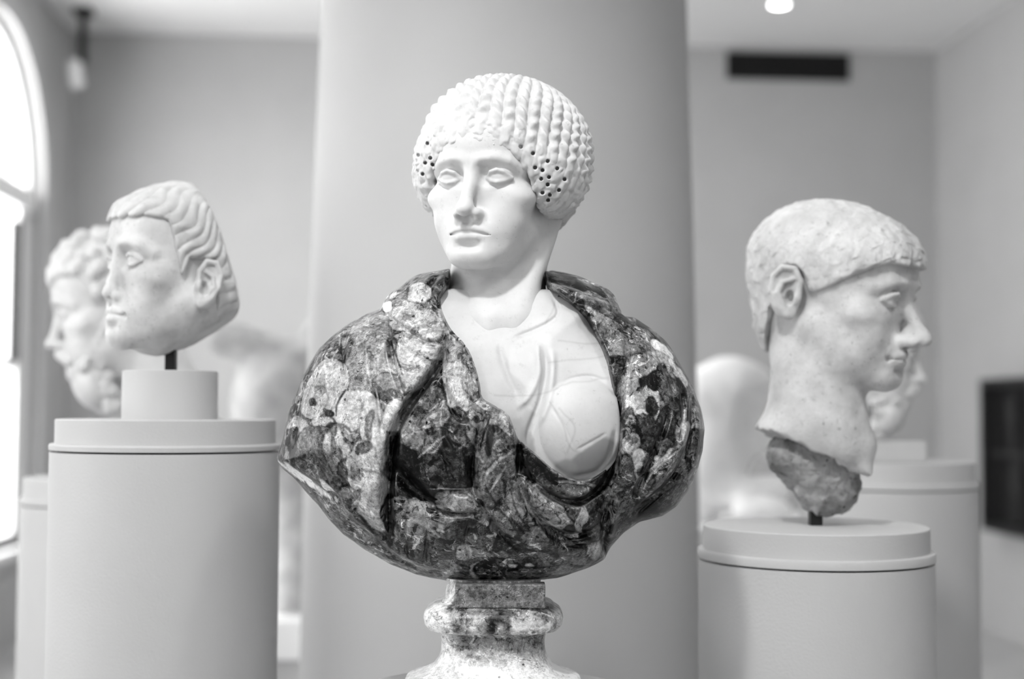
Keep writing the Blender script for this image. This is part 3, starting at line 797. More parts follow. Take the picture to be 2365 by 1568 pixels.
def hair(P):
    f = hair_f(P)
    for p, d in hole_pts:
        near = ((P - p) ** 2).sum(1) < .0004
        if near.any():
            f[near] = np.minimum(f[near], capsule(P[near], p - d * .002, p + d * .003, .0058, .0058) + .0012) if False else f[near]
            f[near] = smax(f[near], -capsule(P[near], p - d * .004, p + d * .010, .0030, .0022), .0012)
    return f
RES = 0.0013
V, Q = sculpt(female, BF.loc(1160, 800, 0) + (-.13, -.16, -.01), BF.loc(1160, 200, 0) + (.13, .16, .0), RES)
hd = from_arrays('head', V, Q, M['marble_white'], bust, {'tone': np.ones(len(V))})
V, Q = sculpt(hair, BF.loc(1160, 560, 0) + (-.16, -.15, 0), BF.loc(1160, 140, 0) + (.16, .19, .01), RES)
ho = from_arrays('hair', V, Q, M['marble_hair'], hd, {'tone': np.ones(len(V))})
tag(ho, 'plaited hair with drilled curls at the temples')

# ---- the light veined tunic stone
CF = [('v', [(1255, 790), (1262, 850), (1250, 920), (1225, 985), (1215, 1030)], 6, 5), ('r', [(1240, 790), (1245, 860), (1222, 915), (1190, 945)], 7, 4),
      ('r', [(1275, 800), (1278, 860), (1266, 930), (1240, 990)], 7, 4), ('v', [(1275, 915), (1310, 880), (1360, 868), (1405, 880)], 3, 2),
      ('v', [(1150, 790), (1170, 860), (1200, 920)], 7, 2.5), ('v', [(1330, 1040), (1370, 1018), (1400, 1000)], 2.5, 2),
      ('v', [(1270, 935), (1300, 980), (1325, 1035)], 3, 1.5), ('v', [(1275, 680), (1290, 720), (1260, 748), (1180, 782)], 4, 3),
      ('v', [(1320, 1100), (1380, 1085), (1412, 1040), (1420, 990)], 5, 6)]
cd2 = np.zeros(len(mp0.P))
for kind, pts, w, amp in CF:
    q = smooth_line([on_bust(*p) for p in pts], 4); d, sd, al = seg_dist(mp0.P, q); w *= SX; amp *= .001
    cd2 += (amp if kind == 'r' else -amp) * np.exp(-(d / w) ** 2) * np.clip(np.minimum(al, 1 - al) / .15, 0.1, 1)
bx_, bz_ = on_bust(1345, 985)
rr = np.sqrt(((mp0.P[:, 0] - bx_) / .056) ** 2 + ((mp0.P[:, 1] - bz_) / .064) ** 2)
cd2 += 0.020 * np.clip(1 - rr * rr, 0, 1) ** .8
cdm = mp0.like(cd2).blur(2)
dch_s = mp0.like(dch.A).blur(3)
def chest(P):
    x, y, z = P[:, 0], P[:, 1], P[:, 2]
    f = body(P) + .013 - cdm(x, z) * 1.0
    f = smax(f, (dch_s(x, z) - .004), .004)
    f = smax(f, y + .0, .004)
    f = smax(f, z - BF.loc(1150, 668, 0)[2], .01)
    f = smax(f, -(chain(P, [NK0, NK1, NK2], [.056, .059, .068])), .002)
    return f
V, Q = sculpt(chest, (-.10, -.17, .10), (.19, .01, .44), RES)
# stone pieces of the tunic, each of its own tone (veins, painted fold-edge shade, darker onyx patches)
CT = [(1210, 1000, 45, 60, -15, .74), (1160, 900, 50, 70, -20, .86), (1240, 830, 60, 60, 0, 1.0), (1340, 800, 60, 45, 0, .98), (1330, 1040, 45, 40, 0, .92), (1372, 1062, 60, 32, -35, .50), (1310, 1085, 28, 22, 30, .6),
      (1270, 1010, 45, 65, 10, .97), (1355, 950, 52, 60, 0, .93), (1120, 850, 45, 50, 0, .9), (1215, 1035, 14, 40, -10, .62)]
VEIN_FOLD_LINES = [[(1140, 915), (1200, 915), (1270, 905), (1300, 890), (1350, 880), (1405, 872)], [(1245, 800), (1252, 860), (1240, 930), (1218, 985), (1215, 1025)], [(1270, 930), (1300, 980), (1325, 1040), (1370, 1020), (1400, 1000)],
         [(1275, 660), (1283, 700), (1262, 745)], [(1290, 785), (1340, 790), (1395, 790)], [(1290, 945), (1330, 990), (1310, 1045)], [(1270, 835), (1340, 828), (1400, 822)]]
STROKES = [([(644, 1066), (665, 1085), (700, 1108), (745, 1134)], 9, .95), ([(700, 1112), (730, 1150), (765, 1195)], 4, .30), ([(720, 1125), (748, 1140), (760, 1150)], 9, .9),  # rim and ridge highlights painted as pale strokes; dark cracks and crease lines
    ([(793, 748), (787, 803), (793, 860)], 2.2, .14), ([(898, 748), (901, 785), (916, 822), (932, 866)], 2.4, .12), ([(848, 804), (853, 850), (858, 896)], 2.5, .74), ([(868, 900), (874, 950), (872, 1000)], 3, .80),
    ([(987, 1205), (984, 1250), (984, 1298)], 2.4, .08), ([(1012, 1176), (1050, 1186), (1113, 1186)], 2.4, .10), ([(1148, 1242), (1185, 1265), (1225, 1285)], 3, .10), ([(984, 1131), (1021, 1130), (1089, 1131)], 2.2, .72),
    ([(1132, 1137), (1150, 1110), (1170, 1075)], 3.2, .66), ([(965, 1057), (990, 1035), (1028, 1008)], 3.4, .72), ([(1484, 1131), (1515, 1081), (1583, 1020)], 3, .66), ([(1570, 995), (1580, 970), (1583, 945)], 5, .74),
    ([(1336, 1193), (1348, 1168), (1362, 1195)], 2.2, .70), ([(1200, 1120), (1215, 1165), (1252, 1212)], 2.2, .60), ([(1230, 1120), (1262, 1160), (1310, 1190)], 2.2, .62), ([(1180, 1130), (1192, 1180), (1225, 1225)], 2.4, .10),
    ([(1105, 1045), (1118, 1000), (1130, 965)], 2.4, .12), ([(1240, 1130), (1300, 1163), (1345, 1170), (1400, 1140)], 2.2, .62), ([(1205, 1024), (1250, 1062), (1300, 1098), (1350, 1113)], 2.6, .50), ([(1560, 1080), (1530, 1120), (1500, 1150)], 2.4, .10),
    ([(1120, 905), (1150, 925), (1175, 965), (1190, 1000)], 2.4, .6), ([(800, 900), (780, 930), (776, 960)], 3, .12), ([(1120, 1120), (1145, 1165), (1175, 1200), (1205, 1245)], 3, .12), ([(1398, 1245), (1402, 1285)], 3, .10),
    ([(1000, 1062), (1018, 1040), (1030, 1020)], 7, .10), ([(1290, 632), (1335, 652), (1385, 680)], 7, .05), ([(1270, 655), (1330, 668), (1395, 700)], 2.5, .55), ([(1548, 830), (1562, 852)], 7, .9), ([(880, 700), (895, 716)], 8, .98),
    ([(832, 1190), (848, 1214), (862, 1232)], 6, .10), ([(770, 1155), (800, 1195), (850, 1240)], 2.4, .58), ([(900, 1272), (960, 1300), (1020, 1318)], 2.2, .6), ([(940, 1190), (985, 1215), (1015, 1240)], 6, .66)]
def tone_map(base, patches, trace_fn, soft=.0010, warp=.0045, seed=31):
    wx = warp * fbm(P3, 38, seed, 3) * 2; wz = warp * fbm(P3, 38, seed + 7, 3) * 2
    A = np.full(len(mp0.P), float(base)); B = np.ones(len(mp0.P))
    for pt in patches:
        cx, cy, rx, ry, an, tn = pt[:6]; bz = pt[6] if len(pt) > 6 else None
        c = trace_fn(cx, cy); a = math.radians(an)
        u = mp0.P[:, 0] + wx - c[0]; v = -(mp0.P[:, 1] + wz - c[1])
        uu = (u * math.cos(a) + v * math.sin(a)) / (rx * SX * .97); vv = (-u * math.sin(a) + v * math.cos(a)) / (ry * SX * .97)
        d = ((np.abs(uu) ** 2.6 + np.abs(vv) ** 2.6) ** (1 / 2.6) - 1) * min(rx, ry) * SX
        m = np.clip(.5 - d / soft, 0, 1)
        A = A * (1 - m) + tn * m
        if bz is not None: B = B * (1 - m) + bz * m
        # thin dark joint round the clast
        A = A - .16 * np.exp(-(d / .0010) ** 2) * (base < .8)
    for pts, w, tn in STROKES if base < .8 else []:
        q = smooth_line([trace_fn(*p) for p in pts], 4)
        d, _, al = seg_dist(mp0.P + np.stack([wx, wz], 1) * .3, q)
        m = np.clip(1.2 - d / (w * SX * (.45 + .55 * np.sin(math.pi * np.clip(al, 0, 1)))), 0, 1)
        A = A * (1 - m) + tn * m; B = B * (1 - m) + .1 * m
    return A, B
A, _ = tone_map(.95, CT, on_bust, .004, .004, 50)
for v in VEIN_FOLD_LINES:
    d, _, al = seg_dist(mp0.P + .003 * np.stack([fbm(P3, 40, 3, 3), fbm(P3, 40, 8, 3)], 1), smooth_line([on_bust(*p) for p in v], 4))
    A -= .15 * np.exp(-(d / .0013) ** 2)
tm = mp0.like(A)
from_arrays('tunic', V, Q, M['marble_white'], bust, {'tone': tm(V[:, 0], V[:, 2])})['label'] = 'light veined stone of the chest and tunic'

# ---- the dark mottled cloak; clast tones, with fold shade and the rim highlight painted in
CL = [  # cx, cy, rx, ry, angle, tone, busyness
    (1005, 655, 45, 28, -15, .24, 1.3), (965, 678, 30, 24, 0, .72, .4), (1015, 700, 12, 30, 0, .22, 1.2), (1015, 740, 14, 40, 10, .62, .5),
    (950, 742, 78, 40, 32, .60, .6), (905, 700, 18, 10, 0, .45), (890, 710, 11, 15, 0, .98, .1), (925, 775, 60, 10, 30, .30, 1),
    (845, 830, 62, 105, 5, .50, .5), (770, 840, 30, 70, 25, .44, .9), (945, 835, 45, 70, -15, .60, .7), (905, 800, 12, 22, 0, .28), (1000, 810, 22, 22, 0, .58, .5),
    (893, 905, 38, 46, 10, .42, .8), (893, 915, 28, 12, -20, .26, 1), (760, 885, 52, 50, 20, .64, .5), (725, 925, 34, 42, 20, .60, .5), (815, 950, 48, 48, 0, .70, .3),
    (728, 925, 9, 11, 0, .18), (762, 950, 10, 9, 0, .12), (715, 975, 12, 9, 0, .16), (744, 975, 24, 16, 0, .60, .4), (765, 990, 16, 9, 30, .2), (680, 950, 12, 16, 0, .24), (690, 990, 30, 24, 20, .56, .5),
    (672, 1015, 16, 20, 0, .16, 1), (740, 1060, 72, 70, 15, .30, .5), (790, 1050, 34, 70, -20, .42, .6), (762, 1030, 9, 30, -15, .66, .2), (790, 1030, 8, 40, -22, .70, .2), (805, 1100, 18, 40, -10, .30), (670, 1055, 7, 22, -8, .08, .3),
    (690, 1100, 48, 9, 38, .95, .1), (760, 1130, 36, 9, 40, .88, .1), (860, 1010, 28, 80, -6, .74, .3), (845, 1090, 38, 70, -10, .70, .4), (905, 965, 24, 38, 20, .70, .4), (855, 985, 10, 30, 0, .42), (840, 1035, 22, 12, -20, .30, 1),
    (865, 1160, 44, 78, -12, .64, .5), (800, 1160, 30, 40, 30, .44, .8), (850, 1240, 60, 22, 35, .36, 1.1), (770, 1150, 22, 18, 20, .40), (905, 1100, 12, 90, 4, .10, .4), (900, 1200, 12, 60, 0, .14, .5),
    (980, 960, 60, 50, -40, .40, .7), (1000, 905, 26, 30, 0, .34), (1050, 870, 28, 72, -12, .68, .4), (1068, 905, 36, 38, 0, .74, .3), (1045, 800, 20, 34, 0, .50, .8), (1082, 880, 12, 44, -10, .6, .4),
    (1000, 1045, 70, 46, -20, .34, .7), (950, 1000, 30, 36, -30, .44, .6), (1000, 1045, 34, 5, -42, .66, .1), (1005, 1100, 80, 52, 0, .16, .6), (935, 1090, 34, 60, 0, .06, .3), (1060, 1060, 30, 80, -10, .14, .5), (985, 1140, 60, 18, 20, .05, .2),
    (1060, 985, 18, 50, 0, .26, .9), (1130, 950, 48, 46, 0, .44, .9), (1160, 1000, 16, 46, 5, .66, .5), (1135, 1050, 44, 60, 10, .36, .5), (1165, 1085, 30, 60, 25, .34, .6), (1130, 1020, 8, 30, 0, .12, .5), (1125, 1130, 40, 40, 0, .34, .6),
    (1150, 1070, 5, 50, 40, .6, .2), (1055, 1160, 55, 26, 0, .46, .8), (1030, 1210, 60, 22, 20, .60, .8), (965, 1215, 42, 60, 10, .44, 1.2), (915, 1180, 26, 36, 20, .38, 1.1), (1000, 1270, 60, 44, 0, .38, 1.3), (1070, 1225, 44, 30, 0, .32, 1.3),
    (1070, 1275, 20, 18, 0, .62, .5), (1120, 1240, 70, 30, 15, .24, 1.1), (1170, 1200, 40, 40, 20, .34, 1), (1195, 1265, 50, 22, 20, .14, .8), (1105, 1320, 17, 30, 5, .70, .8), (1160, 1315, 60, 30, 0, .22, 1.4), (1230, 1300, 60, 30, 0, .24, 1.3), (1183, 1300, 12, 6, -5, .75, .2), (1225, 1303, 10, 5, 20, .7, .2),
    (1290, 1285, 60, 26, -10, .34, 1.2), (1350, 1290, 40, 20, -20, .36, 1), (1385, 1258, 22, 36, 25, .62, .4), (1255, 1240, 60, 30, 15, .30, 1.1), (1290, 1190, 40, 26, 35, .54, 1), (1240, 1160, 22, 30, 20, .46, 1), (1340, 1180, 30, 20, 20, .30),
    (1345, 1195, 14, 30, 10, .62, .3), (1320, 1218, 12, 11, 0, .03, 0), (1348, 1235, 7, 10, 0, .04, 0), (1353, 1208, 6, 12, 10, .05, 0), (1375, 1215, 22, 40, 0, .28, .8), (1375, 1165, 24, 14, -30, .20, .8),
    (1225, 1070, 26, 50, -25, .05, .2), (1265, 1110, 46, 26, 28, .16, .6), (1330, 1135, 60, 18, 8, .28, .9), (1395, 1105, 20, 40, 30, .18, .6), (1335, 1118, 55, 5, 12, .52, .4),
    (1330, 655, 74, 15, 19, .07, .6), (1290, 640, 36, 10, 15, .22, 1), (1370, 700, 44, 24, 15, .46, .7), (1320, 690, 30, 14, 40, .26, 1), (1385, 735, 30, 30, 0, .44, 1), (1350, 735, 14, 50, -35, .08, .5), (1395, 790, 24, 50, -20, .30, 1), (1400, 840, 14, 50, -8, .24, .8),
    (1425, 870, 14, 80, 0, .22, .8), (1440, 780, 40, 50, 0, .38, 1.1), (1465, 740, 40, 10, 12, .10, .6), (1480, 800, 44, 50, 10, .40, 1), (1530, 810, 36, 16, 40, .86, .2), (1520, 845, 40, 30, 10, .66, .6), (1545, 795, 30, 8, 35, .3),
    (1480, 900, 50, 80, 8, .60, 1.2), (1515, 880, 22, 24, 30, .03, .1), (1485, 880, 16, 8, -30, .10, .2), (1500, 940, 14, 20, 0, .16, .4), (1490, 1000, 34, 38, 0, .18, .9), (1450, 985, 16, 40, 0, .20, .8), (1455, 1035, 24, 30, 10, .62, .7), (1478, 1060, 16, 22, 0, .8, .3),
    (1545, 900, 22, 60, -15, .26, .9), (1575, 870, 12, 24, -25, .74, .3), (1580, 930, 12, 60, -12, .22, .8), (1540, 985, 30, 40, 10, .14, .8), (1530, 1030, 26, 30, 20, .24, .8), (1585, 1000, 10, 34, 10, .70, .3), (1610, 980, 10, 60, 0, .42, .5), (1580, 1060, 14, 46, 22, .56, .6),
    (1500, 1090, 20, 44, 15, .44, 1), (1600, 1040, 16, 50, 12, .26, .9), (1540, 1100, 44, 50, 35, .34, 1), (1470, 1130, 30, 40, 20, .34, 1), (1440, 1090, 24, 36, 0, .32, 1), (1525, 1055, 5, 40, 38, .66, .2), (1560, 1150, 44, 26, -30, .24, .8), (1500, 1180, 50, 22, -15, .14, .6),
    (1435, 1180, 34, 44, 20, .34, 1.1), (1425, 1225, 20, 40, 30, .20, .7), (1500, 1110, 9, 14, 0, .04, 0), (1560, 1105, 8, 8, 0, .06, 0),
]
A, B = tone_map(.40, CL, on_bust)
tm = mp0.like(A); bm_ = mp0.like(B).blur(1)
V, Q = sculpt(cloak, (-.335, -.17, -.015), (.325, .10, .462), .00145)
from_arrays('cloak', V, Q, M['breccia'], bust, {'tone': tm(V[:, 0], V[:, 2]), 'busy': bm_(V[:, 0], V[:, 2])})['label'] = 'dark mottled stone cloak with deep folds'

# ---- the turned foot under the bust
def half(px_half): return px_half * SX
def zz(py): return BF.loc(1140, py, 0)[2]
def socle_profile():
    return [(half(108), zz(1330)), (half(108), zz(1345)), (half(112), zz(1372)), (half(118), zz(1384)), (half(134), zz(1388)), (half(140), zz(1394)), (half(152), zz(1402)), (half(157), zz(1410)),
            (half(159), zz(1420)), (half(156), zz(1436)), (half(147), zz(1446)), (half(128), zz(1450)), (half(120), zz(1456)), (half(117), zz(1475)), (half(119), zz(1500)),
            (half(126), zz(1520)), (half(140), zz(1538)), (half(164), zz(1552)), (half(190), zz(1560)), (half(200), zz(1566)), (half(200), zz(1600))]
bm = bmesh.new()
rings = []; n = 128
for r, z in socle_profile():
    row = []
    for i in range(n):
        a = 2 * math.pi * i / n; c_, s_ = math.cos(a), math.sin(a)
        k = (abs(c_) ** 3.2 + abs(s_) ** 3.2) ** (-1 / 3.2)      # rounded-square plan
        row.append(bm.verts.new((r * k * c_, r * k * s_ * .85, z)))
    rings.append(row)
for a, b in zip(rings, rings[1:]):
    for i in range(n): bm.faces.new((a[i], a[(i + 1) % n], b[(i + 1) % n], b[i]))
bm.faces.new(rings[0]); bm.faces.new(rings[-1][::-1])
so = bm_obj('foot', bm, M['breccia'], bust, True, 0.7)
so['label'] = 'turned mottled stone foot of the bust'
me = so.data
co = np.zeros(len(me.vertices) * 3); me.vertices.foreach_get('co', co)
bmx = bmesh.new(); bmx.from_mesh(me)
bmesh.ops.subdivide_edges(bmx, edges=bmx.edges[:], cuts=2, use_grid_fill=True); bmx.to_mesh(me); bmx.free()
co = np.zeros(len(me.vertices) * 3); me.vertices.foreach_get('co', co); co = co.reshape(-1, 3)
for f in me.polygons: f.use_smooth = True
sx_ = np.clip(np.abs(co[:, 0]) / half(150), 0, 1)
t_ = np.interp(co[:, 2], [zz(1560), zz(1545), zz(1515), zz(1480), zz(1455), zz(1448), zz(1430), zz(1405), zz(1390), zz(1330)], [.95, .95, .84, .58, .48, .72, .80, .52, .42, .36])  # flared base painted pale, as if its top catches light
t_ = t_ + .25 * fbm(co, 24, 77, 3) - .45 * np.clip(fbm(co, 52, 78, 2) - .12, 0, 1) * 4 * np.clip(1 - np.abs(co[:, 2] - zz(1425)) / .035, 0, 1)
sidew = np.clip((-co[:, 0] - half(70)) / .02, 0, 1); t_ = t_ * (1 - sidew) + sidew * .80  # left side painted lighter, as the lit side
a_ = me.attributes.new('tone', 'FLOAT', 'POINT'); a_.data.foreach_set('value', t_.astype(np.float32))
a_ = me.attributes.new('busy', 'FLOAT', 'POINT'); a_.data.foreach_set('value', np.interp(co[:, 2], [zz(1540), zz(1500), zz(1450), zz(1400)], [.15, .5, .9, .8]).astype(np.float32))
bm = bmesh.new(); box(bm, -half(84), half(116), -half(116), -half(60), zz(1388), zz(1335), .0015)
tb = bm_obj('tablet', bm, M['breccia'], so, False); tb['label'] = 'plain dark grey tablet on the front of the foot'
for nm, v in (('tone', .42), ('busy', .12)):
    a_ = tb.data.attributes.new(nm, 'FLOAT', 'POINT'); a_.data.foreach_set('value', np.full(len(tb.data.vertices), v, dtype=np.float32))
# plinth that carries it, below the frame
zb = BF.o[2] + zz(1600)
t = tag(empty('plinth', (BF.o[0], BF.o[1], 0)), 'round plinth below the central bust, under the picture edge', 'plinth', 'round display plinths')
bm = bmesh.new(); lathe(bm, [(.20, 0), (.20, zb - .05), (.19, zb - .05), (.19, zb - .001), (.189, zb)], 96); bm_obj('body', bm, M['plinth'], t, True, .5)
#MORE2

# ------------------------------------------------------------------ the two male heads on posts
def plane_cut(f, P, a, b, k, keep_left=True, lean=0.0, rough=0.0):
    "cut the field along the line a-b of the (x, z) plane; keeps the side on the left hand going from a to b"
    d = np.array([b[0] - a[0], b[1] - a[1]]); d = d / np.linalg.norm(d)
    s = (P[:, 0] - a[0]) * (-d[1]) + (P[:, 2] - a[1]) * d[0]
    s = s + (lean * (P[:, 1] - .035)) * (-1 if keep_left else 1)
    if rough: s = s + rough * fbm(P, 45, 88, 3)
    return smax(f, -s if keep_left else s, k)
def locks(L, c, pole, n1, n2, amp, seed):
    "short overlapping comma locks"
    q = L - c; n = q / (np.linalg.norm(q, axis=1, keepdims=True) + 1e-9)
    pole = np.array(pole, float); pole /= np.linalg.norm(pole)
    u = np.cross(pole, [1, 0.01, 0]); u /= np.linalg.norm(u); w = np.cross(pole, u)
    el = np.arccos(np.clip(n @ pole, -1, 1)); az = np.arctan2(n @ w, n @ u)
    row = np.floor(el * n2 + .35 * np.sin(az * 5 + seed)); fr = el * n2 + .35 * np.sin(az * 5 + seed) - row
    cnt = np.maximum(np.round(n1 * np.sin(np.clip(el, .15, 3))), 6)
    ph = az * cnt / 2 + row * 1.9 + .55 * fr + .4 * fbm(L, 30, seed, 2)
    s = np.abs(np.sin(ph))
    return amp * ((s ** .7) * (.45 + .55 * fr) - .45) * np.clip(el * 3, 0, 1)
def strands(L, amp):
    "long wavy strands combed from the crown to the brow"
    q = L - np.array([0, .02, .02]); n = q / (np.linalg.norm(q, axis=1, keepdims=True) + 1e-9)
    pole = np.array([0.0, .62, .785]); u = np.array([1.0, 0, 0]); w = np.cross(pole, u)
    el = np.arccos(np.clip(n @ pole, -1, 1)); az = np.arctan2(n @ w, n @ u)
    ph = az * 17 + 1.5 * np.sin(el * 6.5 + 1.0) + 1.2 * fbm(L, 25, 4, 2)
    s = np.abs(np.sin(ph)) ** .7
    return amp * (s - .5) * np.clip(el * 1.6 - .2, 0, 1) * (.7 + .5 * np.sin(el * 13 + np.floor(ph / math.pi) * 2.1))
def ear_both(f, L, opt=None, k=.004):
    Q = L.copy(); Q[:, 0] = np.abs(Q[:, 0]); return smin(f, ear(Q, **(opt or {})), k)

LF = Frame(395, 857, DP); LP = Pose(LF.loc(395, 612, 0.0), -48, 0, 0, (1.10, 1.02, 1.17))
lx = lambda x, y: LF.xz(x, y)
CUTB = [lx(430, 440), lx(549, 718)]; CUTC = [lx(547, 722), lx(392, 818)]; CUTD = [lx(392, 818), lx(330, 838)]
def squash(L):
    L = L.copy(); z = L[:, 2]; L[:, 2] = np.where(z > .04, .04 + (z - .04) * 1.18, z); return L
def left_cut(f, P):
    f = plane_cut(f, P, CUTB[0], CUTB[1], .014, False, .45)
    f = plane_cut(f, P, CUTC[0], CUTC[1], .008, False)
    return f
def left_head(P):
    L = squash(LP.inv(P))
    f = head(L, {'brow': 1.1, 'jaw': 1.06, 'nose': .72})
    f = smin(f, ell(L, (0, .015, -.070), (.056, .070, .050)), .03)
    f = smin(f, ell(L, (0, .054, -.025), (.066, .062, .062)), .03)
    f = ear_both(f, L, {'c': (.078, .016, -.030), 'k': 1.08})
    f = left_cut(f * LP.m, P)
    z0 = LF.loc(395, 842, 0)[2]
    f = smax(f, z0 - P[:, 2], .012)
    return f + .0010 * fbm(P, 45, 11, 3) + .0020 * np.abs(fbm(P, 28, 44, 2)) * (P[:, 2] < z0 + .03)
def hairline(L, front, side, ears, nape):
    y = L[:, 1]
    z = np.interp(y, [-.10, -.070, -.045, -.022, -.012, .03, .05, .12], [front, front, front - .006, side, ears, ears, nape, nape])
    return z - L[:, 2]
def left_hair(P):
    L = squash(LP.inv(P))
    f = smin(skull(L), ell(L, (0, .054, -.025), (.066, .062, .062)), .03) - .0065
    f = smin(f, ell(L, (0, -.062, .074), (.050, .026, .018)), .012)
    f = smax(f, hairline(L, .060, -.018, .004, -.095), .006)
    Q = L.copy(); Q[:, 0] = np.abs(Q[:, 0])
    f = smax(f, -ell(Q, (.084, .012, -.030), (.020, .015, .028)), .004)
    f = f * LP.m - strands(L, .0042)
    return left_cut(f, P) + .0006 * fbm(P, 90, 2, 2)
t = tag(empty('male_head', LF.o, -YAW), 'pale marble head of a man facing left, back cut flat, on a black post', 'sculpture')
V, Q = sculpt(left_head, LF.loc(395, 860, 0) + (-.16, -.16, .012), LF.loc(395, 390, 0) + (.17, .18, 0), .0016)
a1 = np.ones(len(V)); h_ = from_arrays('head', V, Q, M['marble_old'], t)
V, Q = sculpt(left_hair, LF.loc(395, 830, 0) + (-.16, -.16, 0), LF.loc(395, 385, 0) + (.17, .18, 0), .0016)
from_arrays('hair', V, Q, M['marble_old'], h_)
bm = bmesh.new(); a = lx(383, 857); b2 = lx(407, 800); box(bm, a[0], b2[0], -.009, .009, .0005, b2[1], .001)
bm_obj('post', bm, M['dark'], t)['label'] = 'black metal post'

RF = Frame(1882, 1213, DP); RP = Pose(RF.loc(1936, 670, 0.0), 56, 12, 0, (1.26, 1.25, 1.22))
rx_ = lambda x, y: RF.xz(x, y)
NB = [rx_(1742, 985), rx_(2014, 1104)]
def right_head(P):
    L = squash(RP.inv(P))
    f = head(L, {'brow': 1.0, 'jaw': 1.08, 'nose': 1.28})
    f = ear_both(f, L, {'c': (.080, .034, -.014), 'k': 1.12, 'lean': 6}, .005) * RP.m
    nk = chain(P, [RP.fwd((0, .030, -.040)), RF.loc(1888, 870, .0), RF.loc(1880, 985, -.004)], [.070, .072, .078])
    nk = smin(nk, ell(P, RF.loc(1876, 1030, -.002), (.100, .078, .055)), .03)
    nk = smin(nk, chain(P, [RF.loc(1960, 880, -.03), RF.loc(1985, 1010, -.035), RF.loc(1992, 1100, -.04)], [.014, .012, .016]), .02)
    f = smin(f, nk, .022)
    f = plane_cut(f, P, NB[0], NB[1], .006, True, 0, .012)
    return f + .0013 * fbm(P, 40, 12, 3)
def right_base(P):
    "the rough broken tenon below the neck"
    f = ell(P, RF.loc(1872, 1060, 0), (.070, .058, .042))
    f = smin(f, ell(P, RF.loc(1908, 1115, 0), (.052, .046, .052)), .03)
    f = smin(f, ell(P, RF.loc(1830, 1040, 0), (.030, .045, .030)), .02)
    f = plane_cut(f, P, (NB[0][0], NB[0][1] + .006), (NB[1][0], NB[1][1] + .006), .004, False)
    f = plane_cut(f, P, NB[0], NB[1], .004, False) if False else f
    return f + .0075 * fbm(P, 60, 19, 4) + .004 * fbm(P, 20, 29, 2)
def right_hair(P):
    L = squash(RP.inv(P))
    f = skull(L) - .0085
    f = smin(f, ell(L, (0, .066, .010), (.060, .046, .072)), .03)
    f = smin(f, ell(L, (0, .046, -.060), (.060, .050, .050)), .03)
    f = smin(f, ell(L, (0, -.060, .066), (.056, .030, .016)), .012)
    f = smax(f, np.interp(L[:, 1], [-.10, -.079, 0, .012, .02, .055, .065, .12], [.046, .044, -.008, -.006, .010, .010, -.095, -.11]) - L[:, 2], .006)
    Q = L.copy(); Q[:, 0] = np.abs(Q[:, 0])
    f = smax(f, -ell(Q, (.084, .032, -.014), (.024, .022, .036)), .004)
    lk = locks(L, np.array([0, .01, .02]), (0, .5, .86), 26, 5.0, 1, 7)
    am = np.interp(L[:, 1], [-.09, -.05, .0, .08], [.0030, .0016, .0008, .0014])
    return f * RP.m - lk * am + .0042 * fbm(P * np.array([1, 1, .6]), 75, 5, 3)
t = tag(empty('male_head', RF.o, -YAW), 'weathered marble head of a short-haired man facing right, neck broken below', 'sculpture')
V, Q = sculpt(right_head, RF.loc(1882, 1130, 0) + (-.15, -.17, 0), RF.loc(1882, 430, 0) + (.24, .18, 0), .0018)
h_ = from_arrays('head', V, Q, M['marble_old'], t)
V, Q = sculpt(right_hair, RF.loc(1882, 930, 0) + (-.15, -.17, 0), RF.loc(1882, 430, 0) + (.24, .18, 0), .0018)
from_arrays('hair', V, Q, M['marble_old'], h_)
V, Q = sculpt(right_base, RF.loc(1882, 1209, 0) + (-.14, -.13, 0), RF.loc(1882, 930, 0) + (.14, .13, 0), .0018)
o = from_arrays('broken_neck', V, Q, M['marble_rough'], h_); o['label'] = 'rough broken underside of the neck'
bm = bmesh.new(); a = rx_(1869, 1213); b2 = rx_(1897, 1150); box(bm, a[0], b2[0], -.010, .010, .0005, b2[1], .001)
bm_obj('post', bm, M['dark'], t)['label'] = 'black metal post'

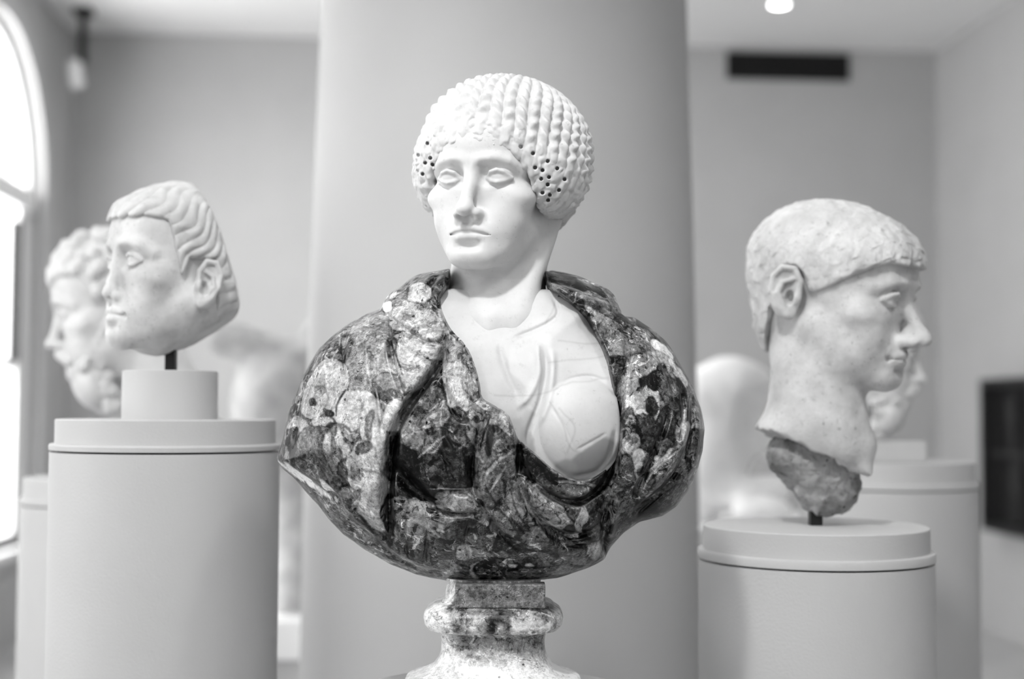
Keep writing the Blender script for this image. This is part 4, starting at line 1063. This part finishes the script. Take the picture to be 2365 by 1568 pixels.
# ------------------------------------------------------------------ bearded heads further back
def curls(f, L, pts, r, k=.008):
    for p in pts:
        near = ((L - p) ** 2).sum(1) < (r * 3) ** 2
        if near.any():
            d = np.sqrt(((L[near] - p) ** 2).sum(1)); f[near] = smin(f[near], d - r + .0022 * np.cos(d * 900), k)
    return f
def bearded(pose, seed):
    rnd = random.Random(seed); hp, bp = [], []
    for _ in range(210):
        th = rnd.uniform(-math.pi, math.pi); el = rnd.uniform(.55, 1.75)
        n = np.array([math.sin(el) * math.sin(th), -math.sin(el) * math.cos(th), math.cos(el)])
        p = np.array([0, .018, .035]) + n * np.array([.086, .108, .098])
        if p[1] < -.03 and p[2] < .055: continue
        hp.append(p)
    for _ in range(110):
        x = rnd.uniform(-.055, .055); z = rnd.uniform(-.170, -.085); 
        y = -.088 + .9 * abs(x) + .30 * (-.085 - z) + rnd.uniform(-.004, .012)
        if abs(x) < .055 - (-.085 - z) * .35: bp.append(np.array([x, y, z]))
    for s in (-1, 1):
        for k in range(7): bp.append(np.array([s * (.062 - k * .003), -.010 - k * .010, -.025 - k * .011]))
        for k in range(4): bp.append(np.array([s * (.004 + k * .007), -.100 + k * .004, -.062 - k * .005]))
    def fh(P):
        L = pose.inv(P); f = head(L, {'brow': 1.3, 'jaw': 1.05})
        f = smin(f, capsule(L, (0, .024, -.055), (0, .075, -.30), .058, .066), .03)
        return f * pose.m + .0012 * fbm(P, 40, seed, 2)
    def fhair(P):
        L = pose.inv(P); f = skull(L) - .006; f = smax(f, hairline(L, .058, .0, .0, -.07), .008); f = curls(f, L, hp, .0100); return f * pose.m
    def fbeard(P):
        L = pose.inv(P); f = ell(L, (0, -.060, -.115), (.048, .036, .050)); f = curls(f, L, bp, .0090); return f * pose.m
    return fh, fhair, fbeard
D3 = 3.2
def bearded_head(px, py_base, cx, cy, turn, nod, k, label, seed, x_r, z_lo):
    Fr = Frame(px, py_base, D3); ps = Pose(Fr.loc(cx, cy, 0), turn, nod, 0, (k, k, k))
    t = tag(empty('bearded_head', Fr.o, -YAW), label, 'sculpture'); fh, fa, fb = bearded(ps, seed)
    c = ps.c; m = M['marble_far']
    lo = c + (-x_r, -x_r, -.34 * k); lo[2] = max(lo[2], .001); hi = c + (x_r, x_r, .16 * k)
    V, Q = sculpt(lambda P: smax(fh(P), z_lo - P[:, 2], .004), (lo[0], lo[1], z_lo - .01), hi, .0035); h = from_arrays('head', V, Q, m, t)
    V, Q = sculpt(fa, (lo[0], lo[1], c[2] - .14 * k), hi, .0032); from_arrays('hair', V, Q, m, h)
    V, Q = sculpt(lambda P: smax(fb(P), z_lo - P[:, 2], .003), (lo[0], lo[1], c[2] - .26 * k), (hi[0], hi[1], c[2] + .02), .0030); from_arrays('beard', V, Q, m, h)
    return t, ps
bearded_head(262, 1102, 264, 702, -74, 14, 1.36, 'curly bearded marble head facing left, behind the left male head', 5, .24, .004)
bearded_head(2060, 1016, 2006, 806, 74, 10, 1.12, 'bearded marble head facing right, mostly hidden behind the right-hand head', 9, .22, .004)

# ------------------------------------------------------------------ headless statues at the back, on low pedestals
def pedestal(c, hx_, hy_, zt, label, cat='pedestal'):
    t = tag(empty('statue_pedestal', (c[0], c[1], 0), -YAW), label, cat, 'low statue pedestals')
    bm = bmesh.new(); box(bm, -hx_ + .03, hx_ - .03, -hy_ + .03, hy_ - .03, 0, zt - .14, .004); bm_obj('pedestal_body', bm, M['plinth'], t)
    bm = bmesh.new(); box(bm, -hx_, hx_, -hy_, hy_, zt - .14, zt, .008); bm_obj('pedestal_slab', bm, M['trimpaint'], t)
D4 = 5.3; SF = Frame(690, 1398, D4); s4 = D4 / F
pedestal(at(700, 1398, D4), .46, .36, SF.o[2], 'low pedestal with a bright slab, seen between the left plinth and the column')
def sp(Fr, s_): return lambda x, y, d=0.0: Fr.loc(x, y, d)
q = sp(SF, s4)
def torso_left(P):
    f = ell(P, q(668, 930), (.215, .150, .230))                                    # chest
    f = smin(f, ell(P, q(690, 1090), (.150, .120, .20)), .10)                      # waist
    f = smin(f, ell(P, q(722, 1240), (.185, .150, .19)), .10)                      # hips
    f = smin(f, chain(P, [q(640, 830), q(560, 795), q(505, 782)], [.080, .072, .060]), .05)   # near arm stump
    f = smin(f, ell(P, q(745, 820), (.11, .10, .08)), .06)
    f = smin(f, chain(P, [q(745, 770), q(760, 730)], [.075, .070]), .04)           # neck stump, behind the column
    f = smin(f, chain(P, [q(700, 1270, -.05), q(690, 1330, -.12), q(700, 1390, -.14)], [.11, .095, .10]), .05)
    f = smin(f, chain(P, [q(790, 1270), q(800, 1340), q(800, 1396)], [.12, .10, .10]), .05)
    f = smax(f, -chain(P, [q(690, 900, -.17), q(700, 1200, -.16)], [.012, .012]), .04)
    f = smax(f, q(505, 782)[0] - P[:, 0] - .030, .01)
    f = f + .006 * fbm(P, 14, 61, 3)
    return smax(f, .002 - P[:, 2], .002)
V, Q = sculpt(torso_left, q(440, 1400) + (0, -.38, -.01), q(900, 690) + (0, .36, .05), .006)
t = tag(empty('torso_statue', SF.o, -YAW), 'headless grey marble torso with an arm stump, between left plinth and column', 'sculpture')
from_arrays('torso_body', V, Q, M['marble_grey'], t)
D5 = 5.0; TF = Frame(1700, 1200, D5); r = sp(TF, D5 / F)
pedestal(at(1720, 1205, D5), .40, .38, TF.o[2], 'low pedestal under the bright statue, hidden behind the right-hand plinth')
def torso_right(P):
    f = ell(P, r(1672, 960), (.150, .15, .20))
    f = smin(f, ell(P, r(1712, 893), (.105, .12, .085)), .07)                      # rounded shoulder
    f = smin(f, ell(P, r(1612, 930), (.12, .13, .10)), .06)
    f = smin(f, chain(P, [r(1752, 900), r(1790, 960, .05), r(1778, 1030, .02)], [.060, .055, .050]), .03)   # arm
    f = smin(f, ell(P, r(1625, 1080), (.125, .14, .14)), .08)                       # hip
    f = smin(f, chain(P, [r(1625, 1110, -.02), r(1600, 1160, -.03), r(1604, 1204, -.03)], [.09, .070, .065]), .05)
    f = smin(f, chain(P, [r(1640, 1120), r(1720, 1140, -.10), r(1790, 1130, -.08)], [.085, .060, .050]), .05)  # bent leg
    f = smin(f, ell(P, r(1760, 1178, -.20), (.10, .08, .045)), .03)
    f = smax(f, -ell(P, r(1742, 985, -.16), (.050, .075, .105)), .05)
    f = smax(f, -ell(P, r(1690, 1120, -.22), (.10, .08, .03)), .04)
    f = f + .006 * fbm(P, 14, 71, 3)
    return smax(f, .002 - P[:, 2], .002)
V, Q = sculpt(torso_right, r(1480, 1202) + (0, -.32, -.01), r(1880, 790) + (0, .32, .04), .006)
t = tag(empty('torso_statue', TF.o, -YAW), 'bright white headless statue, its shoulder showing right of the dark cloak', 'sculpture')
from_arrays('statue_body', V, Q, M['marble_bright'], t)
def rubble(name, px, py, w, h, mat, label, seed, cat='fragment', depth=4.9):
    Fr = Frame(px, py, depth); s_ = depth / F
    def f(P): return ell(P, (0, 0, h * s_ * .48), (w * s_ * .5, w * s_ * .45, h * s_ * .5)) + .02 * fbm(P, 16, seed, 3)
    def g(P): return smax(f(P), .001 - P[:, 2], .003)
    V, Q = sculpt(g, (-w * s_, -w * s_, -.01), (w * s_, w * s_, h * s_ * 1.5), .005)
    o = from_arrays(name, V, Q, mat, None); o.location = Fr.o; o.rotation_euler.z = -YAW
    tag(o, label, cat)
